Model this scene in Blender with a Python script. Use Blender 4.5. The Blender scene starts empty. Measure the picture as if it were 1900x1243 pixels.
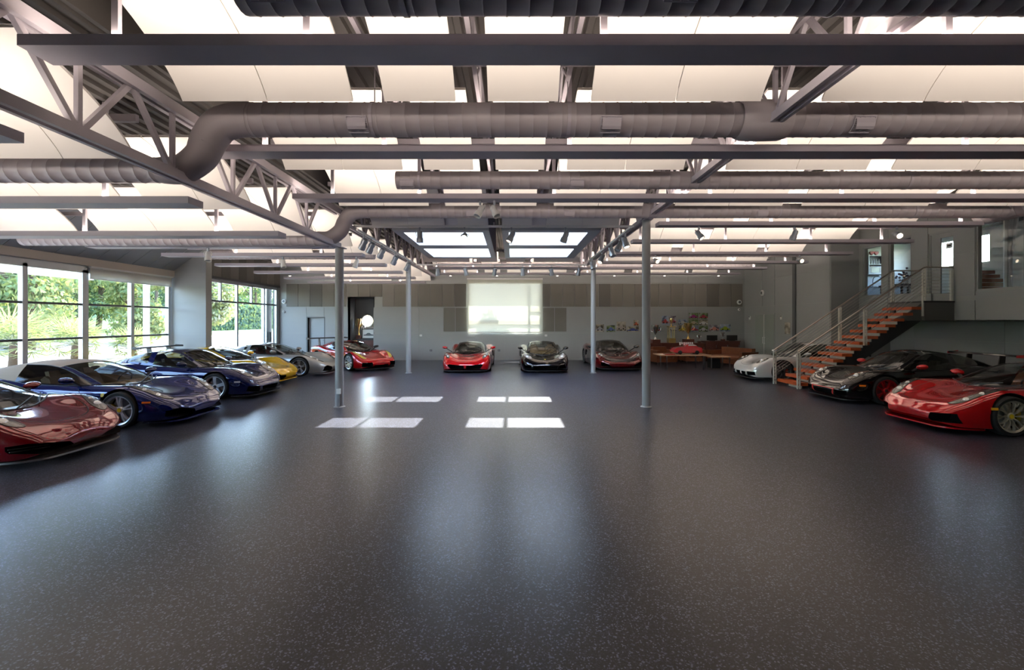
import bpy, bmesh, math, random
from mathutils import Vector, Matrix, Euler
from mathutils.bvhtree import BVHTree

# ---------------------------------------------------------------- camera, sky, sun, exposure
SC = bpy.context.scene
COL = SC.collection
FPX, HX, HY, CAMH = 850.0, 951.0, 596.0, 2.0      # focal length and vanishing point in photo pixels
cam_d = bpy.data.cameras.new('camera'); cam = bpy.data.objects.new('camera', cam_d); COL.objects.link(cam)
cam_d.sensor_width = 36.0; cam_d.lens = 36.0 * FPX / 1900.0
cam_d.shift_x = -(HX - 950.0) / 1900.0
cam_d.shift_y = -(621.5 - HY) / 1900.0
cam_d.clip_end = 400; cam_d.clip_start = 0.05
cam.location = (0, 0, CAMH); cam.rotation_euler = (math.pi / 2, 0, 0)
SC.camera = cam

world = bpy.data.worlds.new('sky'); SC.world = world; world.use_nodes = True
_nt = world.node_tree; _bg = _nt.nodes['Background']
_sky = _nt.nodes.new('ShaderNodeTexSky'); _sky.sky_type = 'NISHITA'; _sky.sun_disc = False
_sky.sun_elevation = math.radians(49); _sky.sun_rotation = math.radians(12); _sky.air_density = 1.0; _sky.dust_density = 1.5
_nt.links.new(_sky.outputs[0], _bg.inputs[0]); _bg.inputs[1].default_value = 4.2

sun_d = bpy.data.lights.new('sun_offscreen', 'SUN'); sun = bpy.data.objects.new('sun_offscreen', sun_d); COL.objects.link(sun)
sun_d.energy = 34.0; sun_d.angle = math.radians(0.5); sun_d.color = (1.0, 0.95, 0.88)
sun.rotation_euler = Vector((0.18, 0.84, 1.0)).to_track_quat('Z', 'Y').to_euler()
sun.location = (6, 40, 40)

SC.view_settings.view_transform = 'Standard'; SC.view_settings.look = 'None'
SC.view_settings.exposure = 0.5; SC.view_settings.gamma = 1.0; SC.view_settings.use_curve_mapping = False
SC.cycles.use_denoising = True
SC.cycles.max_bounces = 8; SC.cycles.diffuse_bounces = 4; SC.cycles.glossy_bounces = 4
SC.cycles.transparent_max_bounces = 16; SC.cycles.transmission_bounces = 4
SC.cycles.caustics_reflective = False; SC.cycles.caustics_refractive = False
SC.cycles.sample_clamp_indirect = 6.0
UPLIGHT = 8.2            # watts per metre of the linear lamps in the uplight troughs
WARM = (1.0, 0.86, 0.74)
R = random.Random(7)

# ---------------------------------------------------------------- materials
MATS = {}
def nd(nt, t, **kw):
    n = nt.nodes.new(t)
    for k, v in kw.items(): setattr(n, k, v)
    return n
def mat(name, col=(.5, .5, .5), rough=.5, metal=0.0, coat=0.0, spec=.5, var=0.0, vscale=8.0, bump=0.0, bscale=60.0, emit=None, estr=0.0, coat_rough=.03):
    if name in MATS: return MATS[name]
    m = bpy.data.materials.new(name); m.use_nodes = True; MATS[name] = m
    nt = m.node_tree; b = nt.nodes['Principled BSDF']
    b.inputs['Base Color'].default_value = (*col, 1); b.inputs['Roughness'].default_value = rough
    b.inputs['Metallic'].default_value = metal; b.inputs['Coat Weight'].default_value = coat
    b.inputs['Coat Roughness'].default_value = coat_rough
    b.inputs['Specular IOR Level'].default_value = spec
    tc = None
    if var or bump: tc = nd(nt, 'ShaderNodeTexCoord')
    if var:
        nz = nd(nt, 'ShaderNodeTexNoise'); nz.inputs['Scale'].default_value = vscale; nz.inputs['Detail'].default_value = 4
        nt.links.new(tc.outputs['Object'], nz.inputs['Vector'])
        mx = nd(nt, 'ShaderNodeMix', data_type='RGBA')
        mx.inputs['A'].default_value = (*[c * (1 - var) for c in col], 1); mx.inputs['B'].default_value = (*[min(1, c * (1 + var)) for c in col], 1)
        nt.links.new(nz.outputs['Fac'], mx.inputs['Factor']); nt.links.new(mx.outputs['Result'], b.inputs['Base Color'])
    if bump:
        n2 = nd(nt, 'ShaderNodeTexNoise'); n2.inputs['Scale'].default_value = bscale; n2.inputs['Detail'].default_value = 3
        nt.links.new(tc.outputs['Object'], n2.inputs['Vector'])
        bp = nd(nt, 'ShaderNodeBump'); bp.inputs['Strength'].default_value = bump; bp.inputs['Distance'].default_value = .01
        nt.links.new(n2.outputs['Fac'], bp.inputs['Height']); nt.links.new(bp.outputs['Normal'], b.inputs['Normal'])
    if emit:
        b.inputs['Emission Color'].default_value = (*emit, 1); b.inputs['Emission Strength'].default_value = estr
    return m
def glass_mat(name, tint=(.9, .95, .95), refl=1.0, rough=0.0, ior=1.5):
    if name in MATS: return MATS[name]
    m = bpy.data.materials.new(name); m.use_nodes = True; MATS[name] = m
    nt = m.node_tree; nt.nodes.remove(nt.nodes['Principled BSDF']); out = nt.nodes['Material Output']
    tr = nd(nt, 'ShaderNodeBsdfTransparent'); tr.inputs[0].default_value = (*tint, 1)
    gl = nd(nt, 'ShaderNodeBsdfGlossy'); gl.inputs['Roughness'].default_value = rough; gl.inputs[0].default_value = (refl, refl, refl, 1)
    fr = nd(nt, 'ShaderNodeFresnel'); ge = nd(nt, 'ShaderNodeNewGeometry')
    mr = nd(nt, 'ShaderNodeMapRange'); mr.inputs['To Min'].default_value = ior; mr.inputs['To Max'].default_value = 1.0 / ior
    nt.links.new(ge.outputs['Backfacing'], mr.inputs['Value']); nt.links.new(mr.outputs[0], fr.inputs[0])
    mx = nd(nt, 'ShaderNodeMixShader')
    nt.links.new(fr.outputs[0], mx.inputs[0]); nt.links.new(tr.outputs[0], mx.inputs[1]); nt.links.new(gl.outputs[0], mx.inputs[2])
    nt.links.new(mx.outputs[0], out.inputs[0])
    return m
def paint(name, col, metal=.15, rough=.32):
    m = mat('paint_' + name, col, rough * .35, metal + .25, coat=1.0, coat_rough=.01, spec=.1)
    m.node_tree.nodes['Principled BSDF'].inputs['Coat IOR'].default_value = 1.75
    return m

# ---------------------------------------------------------------- mesh helpers
OFF = {}                       # world offset of the thing whose parts are written in world coordinates
class MB:
    def __init__(self): self.v = []; self.f = []; self.m = []; self.mi = 0
    def add(self, vs, fs):
        o = len(self.v); self.v += [tuple(p) for p in vs]; self.f += [tuple(i + o for i in q) for q in fs]; self.m += [self.mi] * len(fs); return self
    def box(self, x0, x1, y0, y1, z0, z1):
        return self.add([(x0, y0, z0), (x1, y0, z0), (x1, y1, z0), (x0, y1, z0), (x0, y0, z1), (x1, y0, z1), (x1, y1, z1), (x0, y1, z1)],
                        [(0, 3, 2, 1), (4, 5, 6, 7), (0, 1, 5, 4), (1, 2, 6, 5), (2, 3, 7, 6), (3, 0, 4, 7)])
    def cbox(self, c, s): return self.box(c[0] - s[0] / 2, c[0] + s[0] / 2, c[1] - s[1] / 2, c[1] + s[1] / 2, c[2] - s[2] / 2, c[2] + s[2] / 2)
    def frame(self, p, q, up=(0, 0, 1)):
        p, q = Vector(p), Vector(q); d = (q - p).normalized(); u = Vector(up)
        if abs(d.dot(u)) > .98: u = Vector((1, 0, 0)) if abs(d.x) < .9 else Vector((0, 1, 0))
        s = d.cross(u).normalized(); return p, q, s, s.cross(d).normalized()
    def bar(self, p, q, w, h, up=(0, 0, 1)):
        p, q, s, t = self.frame(p, q, up); vs = []
        for c in (p, q):
            for a, b in ((-1, -1), (1, -1), (1, 1), (-1, 1)): vs.append(c + s * (a * w / 2) + t * (b * h / 2))
        return self.add(vs, [(0, 1, 2, 3), (7, 6, 5, 4), (0, 4, 5, 1), (1, 5, 6, 2), (2, 6, 7, 3), (3, 7, 4, 0)])
    def tube(self, p, q, r, n=10, r2=None, caps=True):
        r2 = r if r2 is None else r2; p, q, s, t = self.frame(p, q); vs = []
        for c, rr in ((p, r), (q, r2)):
            for k in range(n):
                a = 2 * math.pi * k / n; vs.append(c + s * (rr * math.cos(a)) + t * (rr * math.sin(a)))
        fs = [(k, (k + 1) % n, n + (k + 1) % n, n + k) for k in range(n)]
        if caps: fs += [tuple(range(n - 1, -1, -1)), tuple(range(n, 2 * n))]
        return self.add(vs, fs)
    def path(self, pts, r, n=12, caps=True, rs=None):
        pts = [Vector(p) for p in pts]; N = len(pts); vs = []; ref = None
        for i, p in enumerate(pts):
            d = (pts[min(i + 1, N - 1)] - pts[max(i - 1, 0)]).normalized()
            if ref is None: ref = Vector((0, 0, 1)) if abs(d.z) < .9 else Vector((0, 1, 0))
            s = d.cross(ref).normalized(); t = s.cross(d).normalized(); ref = t
            rr = rs[i] if rs else r
            for k in range(n):
                a = 2 * math.pi * k / n; vs.append(p + s * (rr * math.cos(a)) + t * (rr * math.sin(a)))
        fs = [(i * n + k, i * n + (k + 1) % n, (i + 1) * n + (k + 1) % n, (i + 1) * n + k) for i in range(N - 1) for k in range(n)]
        if caps: fs += [tuple(range(n - 1, -1, -1)), tuple(range((N - 1) * n, N * n))]
        return self.add(vs, fs)
    def lathe(self, prof, n=24, axis='z', c=(0, 0, 0), closed=False):
        vs = []; m = len(prof)
        for k in range(n):
            a = 2 * math.pi * k / n
            for r, h in prof:
                x, y = r * math.cos(a), r * math.sin(a)
                p = (x, y, h) if axis == 'z' else ((x, h, y) if axis == 'y' else (h, x, y))
                vs.append((p[0] + c[0], p[1] + c[1], p[2] + c[2]))
        fs = []
        for k in range(n):
            for i in range(m if closed else m - 1):
                a, b = k * m + i, k * m + (i + 1) % m; c2, d = ((k + 1) % n) * m + i, ((k + 1) % n) * m + (i + 1) % m
                fs.append((a, c2, d, b))
        return self.add(vs, fs)
    def prism(self, poly, axis, a0, a1):
        n = len(poly); vs = []
        for a in (a0, a1):
            for u, w in poly: vs.append((a, u, w) if axis == 'x' else ((u, a, w) if axis == 'y' else (u, w, a)))
        return self.add(vs, [tuple(range(n - 1, -1, -1)), tuple(range(n, 2 * n))] + [(k, (k + 1) % n, n + (k + 1) % n, n + k) for k in range(n)])
    def grid(self, rows, wrap=False):
        h, w = len(rows), len(rows[0])
        return self.add([p for r in rows for p in r], [(i * w + j, i * w + (j + 1) % w, (i + 1) * w + (j + 1) % w, (i + 1) * w + j) for i in range(h - 1) for j in range(w if wrap else w - 1)])
    def ball(self, c, r, n=12, m=8):
        r = (r, r, r) if not isinstance(r, (tuple, list)) else r
        rows = []
        for i in range(m + 1):
            t = math.pi * i / m; t = min(max(t, .02), math.pi - .02)
            rows.append([(c[0] + r[0] * math.sin(t) * math.cos(2 * math.pi * k / n), c[1] + r[1] * math.sin(t) * math.sin(2 * math.pi * k / n), c[2] + r[2] * math.cos(t)) for k in range(n)])
        return self.grid(rows, True)
    def mesh(self, name, mats, smooth=False, off=(0, 0, 0), fixn=True, angle=38):
        me = bpy.data.meshes.new(name)
        me.from_pydata([(p[0] - off[0], p[1] - off[1], p[2] - off[2]) for p in self.v], [], self.f)
        for m_ in (mats if isinstance(mats, (list, tuple)) else [mats]): me.materials.append(m_)
        if any(self.m): me.polygons.foreach_set('material_index', self.m)
        if fixn:
            bm = bmesh.new(); bm.from_mesh(me); bmesh.ops.recalc_face_normals(bm, faces=bm.faces); bm.to_mesh(me); bm.free()
        if smooth:
            me.polygons.foreach_set('use_smooth', [True] * len(me.polygons)); me.set_sharp_from_angle(angle=math.radians(angle))
        me.update(); return me
    def build(self, name, mats, parent=None, smooth=False, world=True, fixn=True, angle=38):
        off = OFF.get(parent.name, (0, 0, 0)) if (parent and world) else (0, 0, 0)
        return link(name, self.mesh(name, mats, smooth, off, fixn, angle), parent)
def link(name, me, parent=None, loc=None, rot=None, scale=None):
    o = bpy.data.objects.new(name, me); COL.objects.link(o)
    if parent: o.parent = parent; OFF[o.name] = OFF.get(parent.name, (0, 0, 0))
    if loc is not None: o.location = loc
    if rot is not None: o.rotation_euler = rot
    if scale is not None: o.scale = scale
    return o
def tag(o, label, cat, group=None, kind=None):
    o['label'] = label; o['category'] = cat
    if group: o['group'] = group
    if kind: o['kind'] = kind
    return o
def thing(name, label, cat, loc=(0, 0, 0), rz=0.0, group=None):
    o = bpy.data.objects.new(name, None); COL.objects.link(o); o.empty_display_size = .2
    o.location = loc; o.rotation_euler = (0, 0, rz); OFF[o.name] = tuple(loc)
    return tag(o, label, cat, group)
def struct(name, mb, m, parent=None, smooth=False):
    o = mb.build(name, m, parent, smooth)
    if parent is None: o['kind'] = 'structure'
    return o
def copy_tree(o, parent=None, loc=None, rot=None, label=None):
    c = o.copy(); COL.objects.link(c)
    if parent: c.parent = parent
    if loc is not None: c.location = loc
    if rot is not None: c.rotation_euler = rot
    if label: c['label'] = label
    for ch in o.children: copy_tree(ch, c)
    return c
def pchip(keys):
    ks = sorted(keys); X = [k[0] for k in ks]; Y = [k[1] for k in ks]; n = len(X)
    if n == 1: return lambda x: Y[0]
    h = [X[i + 1] - X[i] for i in range(n - 1)]; d = [(Y[i + 1] - Y[i]) / h[i] for i in range(n - 1)]; m = [0.0] * n
    m[0], m[-1] = d[0], d[-1]
    for i in range(1, n - 1):
        if d[i - 1] * d[i] > 0:
            w1, w2 = 2 * h[i] + h[i - 1], h[i] + 2 * h[i - 1]; m[i] = (w1 + w2) / (w1 / d[i - 1] + w2 / d[i])
    def f(x):
        if x <= X[0]: return Y[0]
        if x >= X[-1]: return Y[-1]
        i = 0
        while x > X[i + 1]: i += 1
        t = (x - X[i]) / h[i]; a = t * t * (3 - 2 * t)
        return Y[i] * (1 - a) + Y[i + 1] * a + h[i] * (m[i] * t * (1 - t) ** 2 - m[i + 1] * t * t * (1 - t))
    return f
def crom(pts, k, closed=False):
    n = len(pts); out = []
    for i in range(n if closed else n - 1):
        if closed: p0, p1, p2, p3 = [pts[(i + j) % n] for j in (-1, 0, 1, 2)]
        else: p0, p1, p2, p3 = pts[max(i - 1, 0)], pts[i], pts[i + 1], pts[min(i + 2, n - 1)]
        for s in range(k):
            t = s / k
            out.append(tuple(.5 * (2 * b + (c - a) * t + (2 * a - 5 * b + 4 * c - d) * t * t + (3 * b - a - 3 * c + d) * t ** 3) for a, b, c, d in zip(p0, p1, p2, p3)))
    if not closed: out.append(tuple(pts[-1]))
    return out
M_BLACK = mat('black_plastic', (.012, .012, .013), .45)
M_DISC = mat('brake_disc_steel', (.35, .35, .36), .35, 1.0)
# ================================================================ the building
M_WALL = mat('wall_grey_panel', (.335, .345, .34), .55, var=.05, vscale=1.5)
M_WALLR = M_WALL        # every wall of the hall carries the same grey panels
M_JOINT = mat('panel_joint', (.36, .37, .35), .6)
M_TAUPE = [mat('taupe_acoustic_%d' % i, c, .9, bump=.15, bscale=200) for i, c in enumerate(((.215, .20, .175), (.18, .17, .15), (.155, .145, .13), (.24, .225, .20)))]
M_STEEL = mat('painted_grey_steel', (.45, .41, .45), .5, var=.06, vscale=3)
M_DUCT = mat('painted_grey_duct', (.42, .375, .39), .45, .0, var=.06, vscale=4)
M_DECK = mat('metal_roof_deck', (.10, .09, .083), .6, var=.15, vscale=2)
M_SAIL = mat('white_curved_ceiling_panel', (.86, .82, .77), .7, var=.015, vscale=1)
M_ALU = mat('window_aluminium', (.52, .53, .55), .35, .5)
M_DKALU = mat('dark_window_frame', (.10, .10, .105), .4, .4)
M_PANE = glass_mat('window_glass', (.95, .97, .96), ior=1.45)
M_TINT = glass_mat('tinted_window_glass', (.70, .73, .73), ior=1.45)  # tint added to cut the brightness of the outdoors behind the panes
M_WHITE = mat('white_paint', (.82, .82, .80), .5)
M_SOFFIT = mat('dark_grey_soffit_panel', (.23, .24, .27), .55, var=.08, vscale=2)
M_TRIMD = mat('dark_grey_trim', (.12, .125, .13), .5)
M_CONC = mat('concrete', (.42, .40, .37), .8, var=.1, vscale=3)

def floor_mat():
    m = bpy.data.materials.new('speckled_dark_epoxy_floor'); m.use_nodes = True; nt = m.node_tree; b = nt.nodes['Principled BSDF']
    tc = nd(nt, 'ShaderNodeTexCoord'); geo = nd(nt, 'ShaderNodeNewGeometry')
    vo = nd(nt, 'ShaderNodeTexVoronoi'); vo.inputs['Scale'].default_value = 105; nt.links.new(geo.outputs['Position'], vo.inputs['Vector'])
    hs = nd(nt, 'ShaderNodeSeparateColor'); nt.links.new(vo.outputs['Color'], hs.inputs[0])
    r1 = nd(nt, 'ShaderNodeValToRGB'); e = r1.color_ramp.elements
    e[0].position = 0; e[0].color = (.006, .006, .008, 1); e[1].position = .50; e[1].color = (.016, .016, .020, 1)
    for p, c in ((.52, (.026, .027, .040)), (.72, (.04, .042, .062)), (.74, (.010, .010, .014)), (.86, (.018, .018, .024)), (.885, (.11, .125, .20)), (1.0, (.20, .215, .31))):
        q = e.new(p); q.color = (*c, 1)
    nt.links.new(hs.outputs[0], r1.inputs[0])
    nz = nd(nt, 'ShaderNodeTexNoise'); nz.inputs['Scale'].default_value = .5; nz.inputs['Detail'].default_value = 2; nt.links.new(geo.outputs['Position'], nz.inputs['Vector'])
    rr = nd(nt, 'ShaderNodeMapRange'); rr.inputs['From Min'].default_value = 0; rr.inputs['From Max'].default_value = 1; rr.inputs['To Min'].default_value = .282; rr.inputs['To Max'].default_value = .315
    nt.links.new(nz.outputs['Fac'], rr.inputs['Value']); nt.links.new(rr.outputs[0], b.inputs['Roughness'])
    nt.links.new(r1.outputs[0], b.inputs['Base Color']); b.inputs['Specular IOR Level'].default_value = .5
    return m
YB, XL, XRB, XM, XLOW, YF = 23.6, -12.0, 11.95, 13.0, 14.2, -7.0
ZTOP = 5.62
m = MB(); m.box(-12.4, 14.6, YF - .2, 25.0, -.3, 0); floor = struct('floor', m, floor_mat())

# ---- back wall with door, niche and window openings
DX0, DX1, DZ = -10.55, -9.70, 2.18
NX0, NX1, NZ = -8.44, -7.17, 3.22
WX0, WX1, WZ0, WZ1 = -2.30, 1.52, 1.42, 4.22
m = MB()
m.box(-12.3, DX0, YB, YB + .25, 0, ZTOP); m.box(DX0, DX1, YB, YB + .25, DZ, ZTOP); m.box(DX1, NX0, YB, YB + .25, 0, ZTOP); m.box(NX0, NX1, YB, YB + .25, NZ, ZTOP)
m.box(NX1, WX0, YB, YB + .25, 0, ZTOP); m.box(WX0, WX1, YB, YB + .25, 0, WZ0); m.box(WX0, WX1, YB, YB + .25, WZ1, ZTOP); m.box(WX1, 12.3, YB, YB + .25, 0, ZTOP)
wall_back = struct('wall_back', m, M_JOINT)
def bpanel(x0, x1, z0, z1, mt, d=.018, g=.011):
    m = MB(); m.box(x0 + g, x1 - g, YB - d, YB, z0 + g, z1 - g); return m.build('panel', mt, wall_back)
xs_ = [-12.0, -9.70, -7.17, -4.80, -2.30, -.39, 1.52, 4.22, 6.6, 9.03, 11.95]
for i, (x0, x1) in enumerate(zip(xs_[:-1], xs_[1:])):
    mt = M_WALL
    for z0, z1 in ((.10, 1.39), (1.39, 2.72)):
        segs = [(x0, x1, z0, z1)]
        if x0 == -12.0: segs = [(-12.0, DX0 - .05, z0, z1)] + ([(DX0 - .05, DX1, DZ + .05, z1)] if z1 > 2 else [])
        if x0 == -9.70: segs = [(-9.70, NX0 - .03, z0, z1)]
        if x0 in (-2.30, -.39) and z1 > 2: segs = []
        for s in segs: bpanel(*s, mt)
    bpanel(x0, x1, 3.95, 4.75, mt)
n = 38; wpan = (11.85 + 11.65) / n
for k in range(n):
    x0 = -11.65 + k * wpan; x1 = x0 + wpan
    if x1 > WX0 and x0 < WX1:
        if x0 < WX0 - .2: x1 = WX0
        elif x1 > WX1 + .2: x0 = WX1
        else: continue
    z0 = 2.74
    if x1 > NX0 and x0 < NX1: z0 = NZ + .03
    mt = M_TAUPE[R.choice((0, 0, 1, 2, 3))]
    bpanel(x0, x1, z0, 3.93, mt, .03, .012)
for x0 in (-3.56, -2.94): bpanel(x0, x0 + .61, 1.46, 2.70, M_TAUPE[1], .035, .012)
for x0 in (1.55, 2.17): bpanel(x0, x0 + .61, 1.46, 2.70, M_TAUPE[1], .035, .012)
m = MB(); m.box(-12, DX0, YB - .02, YB, 0, .10); m.box(DX1, NX0, YB - .02, YB, 0, .10); m.box(NX1, 11.95, YB - .02, YB, 0, .10)
struct('baseboard_back', m, M_WALLR)
# door in the back wall
d1 = MB(); d1.box(DX0, DX1, YB + .14, YB + .19, 0, DZ); door_1 = struct('door_1', d1, mat('grey_door', (.33, .36, .38), .45))
fr = MB(); fr.box(DX0 - .05, DX0, YB - .02, YB + .2, 0, DZ + .05); fr.box(DX1, DX1 + .05, YB - .02, YB + .2, 0, DZ + .05); fr.box(DX0, DX1, YB - .02, YB + .2, DZ, DZ + .05); fr.build('door_frame', M_TRIMD, door_1)
hd = MB(); hd.tube((DX1 - .1, YB + .14, 1.02), (DX1 - .1, YB + .08, 1.02), .012); hd.bar((DX1 - .1, YB + .085, 1.02), (DX1 - .22, YB + .085, 1.02), .02, .02); hd.build('door_handle', M_DISC, door_1)
# niche with a round window
m = MB(); t = .06; yb = 24.62
m.box(NX0 - t, NX0, YB, yb, 0, NZ); m.box(NX1, NX1 + t, YB, yb, 0, NZ); m.box(NX0 - t, NX1 + t, YB, yb, NZ, NZ + t)
niche = struct('wall_niche', m, M_TRIMD)
PC, PR = (-7.79, 2.02), .30
bmh = bmesh.new()
sq = [(NX0, 0), (NX1, 0), (NX1, NZ), (NX0, NZ)]; nk = 32; ring = []
mm = MB(); circ = [(PC[0] + PR * math.cos(2 * math.pi * k / nk), PC[1] + PR * math.sin(2 * math.pi * k / nk)) for k in range(nk)]
def sqpt(k):
    a = 2 * math.pi * k / nk; c, s = math.cos(a), math.sin(a); tt = 1e9
    if c > 1e-6: tt = min(tt, (NX1 - PC[0]) / c)
    if c < -1e-6: tt = min(tt, (NX0 - PC[0]) / c)
    if s > 1e-6: tt = min(tt, (NZ - PC[1]) / s)
    if s < -1e-6: tt = min(tt, (0 - PC[1]) / s)
    return (PC[0] + tt * c, PC[1] + tt * s)
outer = [sqpt(k) for k in range(nk)]
bmh.free()
vs = [(p[0], yb, p[1]) for p in circ] + [(p[0], yb, p[1]) for p in outer] + [(p[0], yb + .1, p[1]) for p in circ]
fs = [(k, (k + 1) % nk, nk + (k + 1) % nk, nk + k) for k in range(nk)] + [(k, (k + 1) % nk, 2 * nk + (k + 1) % nk, 2 * nk + k) for k in range(nk)]
for q in ((NX0, 0), (NX1, 0), (NX1, NZ), (NX0, NZ)):
    pass
mm.add(vs, fs)
# fill the four corners between the fan outline and the square
for cx, cz in sq:
    near = sorted(range(nk), key=lambda k: (outer[k][0] - cx) ** 2 + (outer[k][1] - cz) ** 2)
    a_ = next(k for k in near if abs(outer[k][0] - cx) < 1e-6); b_ = next(k for k in near if abs(outer[k][1] - cz) < 1e-6)
    mm.add([(outer[a_][0], yb, outer[a_][1]), (cx, yb, cz), (outer[b_][0], yb, outer[b_][1])], [(0, 1, 2)])
mm.build('niche_back', M_TRIMD, niche)
m = MB(); m.lathe([(PR - .01, -.02), (PR + .035, -.02), (PR + .035, .03), (PR - .01, .03)], 36, 'y', (PC[0], yb - .012, PC[1]), closed=True); w3 = struct('window_3', m, M_WHITE, smooth=True)
m = MB(); m.lathe([(.001, 0), (PR, 0)], 32, 'y', (PC[0], yb + .05, PC[1])); m.build('pane', M_PANE, w3)
# window behind the roller screen
m = MB(); zt_, zb_ = WZ1, WZ0
for x in (WX0 + .03, .90, WX1 - .03): m.box(x - .045, x + .045, YB + .10, YB + .18, zb_, zt_)
for z in (zb_ + .03, 2.02, zt_ - .03): m.box(WX0, WX1, YB + .105, YB + .175, z - .07, z + .07)
m.box(.90, WX1, YB + .105, YB + .175, 2.62, 2.74)
w4 = struct('window_4', m, M_ALU)
for x0, x1 in ((WX0 + .07, .855), (.945, WX1 - .07)):
    for z0, z1 in ((zb_ + .1, 1.95), (2.09, zt_ - .1)): p = MB(); p.box(x0, x1, YB + .135, YB + .142, z0, z1); p.build('pane', M_PANE, w4)
def shade_mat(name, col, trans):
    if name in MATS: return MATS[name]
    m = bpy.data.materials.new(name); m.use_nodes = True; MATS[name] = m; nt = m.node_tree; nt.nodes.remove(nt.nodes['Principled BSDF'])
    d = nd(nt, 'ShaderNodeBsdfDiffuse'); d.inputs[0].default_value = (*col, 1); t = nd(nt, 'ShaderNodeBsdfTranslucent'); t.inputs[0].default_value = (*col, 1)
    wv = nd(nt, 'ShaderNodeTexWave'); wv.inputs['Scale'].default_value = 90; tc = nd(nt, 'ShaderNodeTexCoord'); nt.links.new(tc.outputs['Object'], wv.inputs['Vector'])
    bp = nd(nt, 'ShaderNodeBump'); bp.inputs['Strength'].default_value = .05; nt.links.new(wv.outputs['Fac'], bp.inputs['Height']); nt.links.new(bp.outputs[0], d.inputs['Normal'])
    mx = nd(nt, 'ShaderNodeMixShader'); mx.inputs[0].default_value = trans
    nt.links.new(d.outputs[0], mx.inputs[1]); nt.links.new(t.outputs[0], mx.inputs[2]); nt.links.new(mx.outputs[0], nt.nodes['Material Output'].inputs[0]); return m
scr = thing('roller_screen', 'large white roller shade drawn over the back window with tree shadows on it', 'roller shade', (-.39, YB - .10, 1.40))
m = MB(); m.grid([[(WX0 - .02, YB - .10, 1.44), (WX1 + .02, YB - .10, 1.44)], [(WX0 - .02, YB - .10, 4.16), (WX1 + .02, YB - .10, 4.16)]]); m.build('shade_cloth', shade_mat('screen_cloth', (.47, .48, .40), .125), scr)
m = MB(); m.tube((WX0 - .03, YB - .09, 4.17), (WX1 + .03, YB - .09, 4.17), .045, 12); m.build('roller', M_WHITE, scr, True)
m = MB(); m.box(WX0 - .02, WX1 + .02, YB - .112, YB - .088, 1.405, 1.44); m.build('bottom_bar', M_WHITE, scr)

# ---- right wall of the back part, step and mezzanine
Y17 = 17.2
m = MB(); m.box(XRB, XRB + .25, Y17 + .02, YB + .25, 0, ZTOP); m.box(XRB, XM + .25, Y17, Y17 + .12, 0, ZTOP)
wall_right = struct('wall_right', m, M_JOINT)
DR0, DR1, DRZ = 20.9, 22.5, 2.32
for y0, y1 in ((17.22, 19.28), (19.46, 20.85), (20.85, 21.9), (21.9, 23.6)):
    for z0, z1 in ((.1, 1.39), (1.39, 2.72), (2.72, 3.95), (3.95, 5.5)):
        segs = [(y0, y1)]
        if z0 < DRZ and y0 >= 20.8: segs = [(DR1 + .06, y1)] if y0 == 21.9 else []
        for a0, a1 in segs:
            p = MB(); p.box(XRB - .015, XRB, a0 + .014, a1 - .014, z0 + .012, z1 - .012); p.build('panel', M_WALLR, wall_right)
p = MB(); p.box(XRB - .02, XRB, DR0 - .06, DR1 + .06, DRZ + .03, 2.705); p.build('panel', M_WALLR, wall_right)
m = MB(); m.box(XRB - .07, XRB, 19.28, 19.46, 0, 5.5); struct('trim_1', m, M_TRIMD)
for z0, z1 in ((.1, 2.72), (2.72, 4.04), (4.04, 5.5)):
    p = MB(); p.box(XRB + .0, XM, Y17 - .015, Y17, z0 + .01, z1 - .01); p.build('panel', M_WALL, wall_right)
dbl = MB(); dbl.box(XRB - .03, XRB + .02, DR0 - .05, DR1 + .05, DRZ, DRZ + .05); dbl.box(XRB - .03, XRB + .02, DR0 - .05, DR0, 0, DRZ); dbl.box(XRB - .03, XRB + .02, DR1, DR1 + .05, 0, DRZ)
door_2 = struct('door_2', dbl, M_WALLR)
mid = (DR0 + DR1) / 2; M_GDOOR = mat('green_grey_door', (.30, .33, .30), .5)
for y0, y1 in ((DR0 + .01, mid - .012), (mid + .012, DR1 - .01)):
    p = MB(); p.box(XRB - .035, XRB, y0, y1, .01, DRZ - .01); lf = p.build('door_leaf', M_GDOOR, door_2)
    h = MB(); yy = mid + (.07 if y0 > mid else -.07); h.tube((XRB - .07, yy, .95), (XRB - .07, yy, 1.25), .012); h.box(XRB - .07, XRB - .03, yy - .01, yy + .01, .95, .97); h.box(XRB - .07, XRB - .03, yy - .01, yy + .01, 1.23, 1.25); h.build('door_handle', M_WHITE, lf)
m = MB(); m.box(XRB - .045, XRB, mid - .012, mid + .012, .0, DRZ); m.build('astragal', M_WHITE, door_2)
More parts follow.
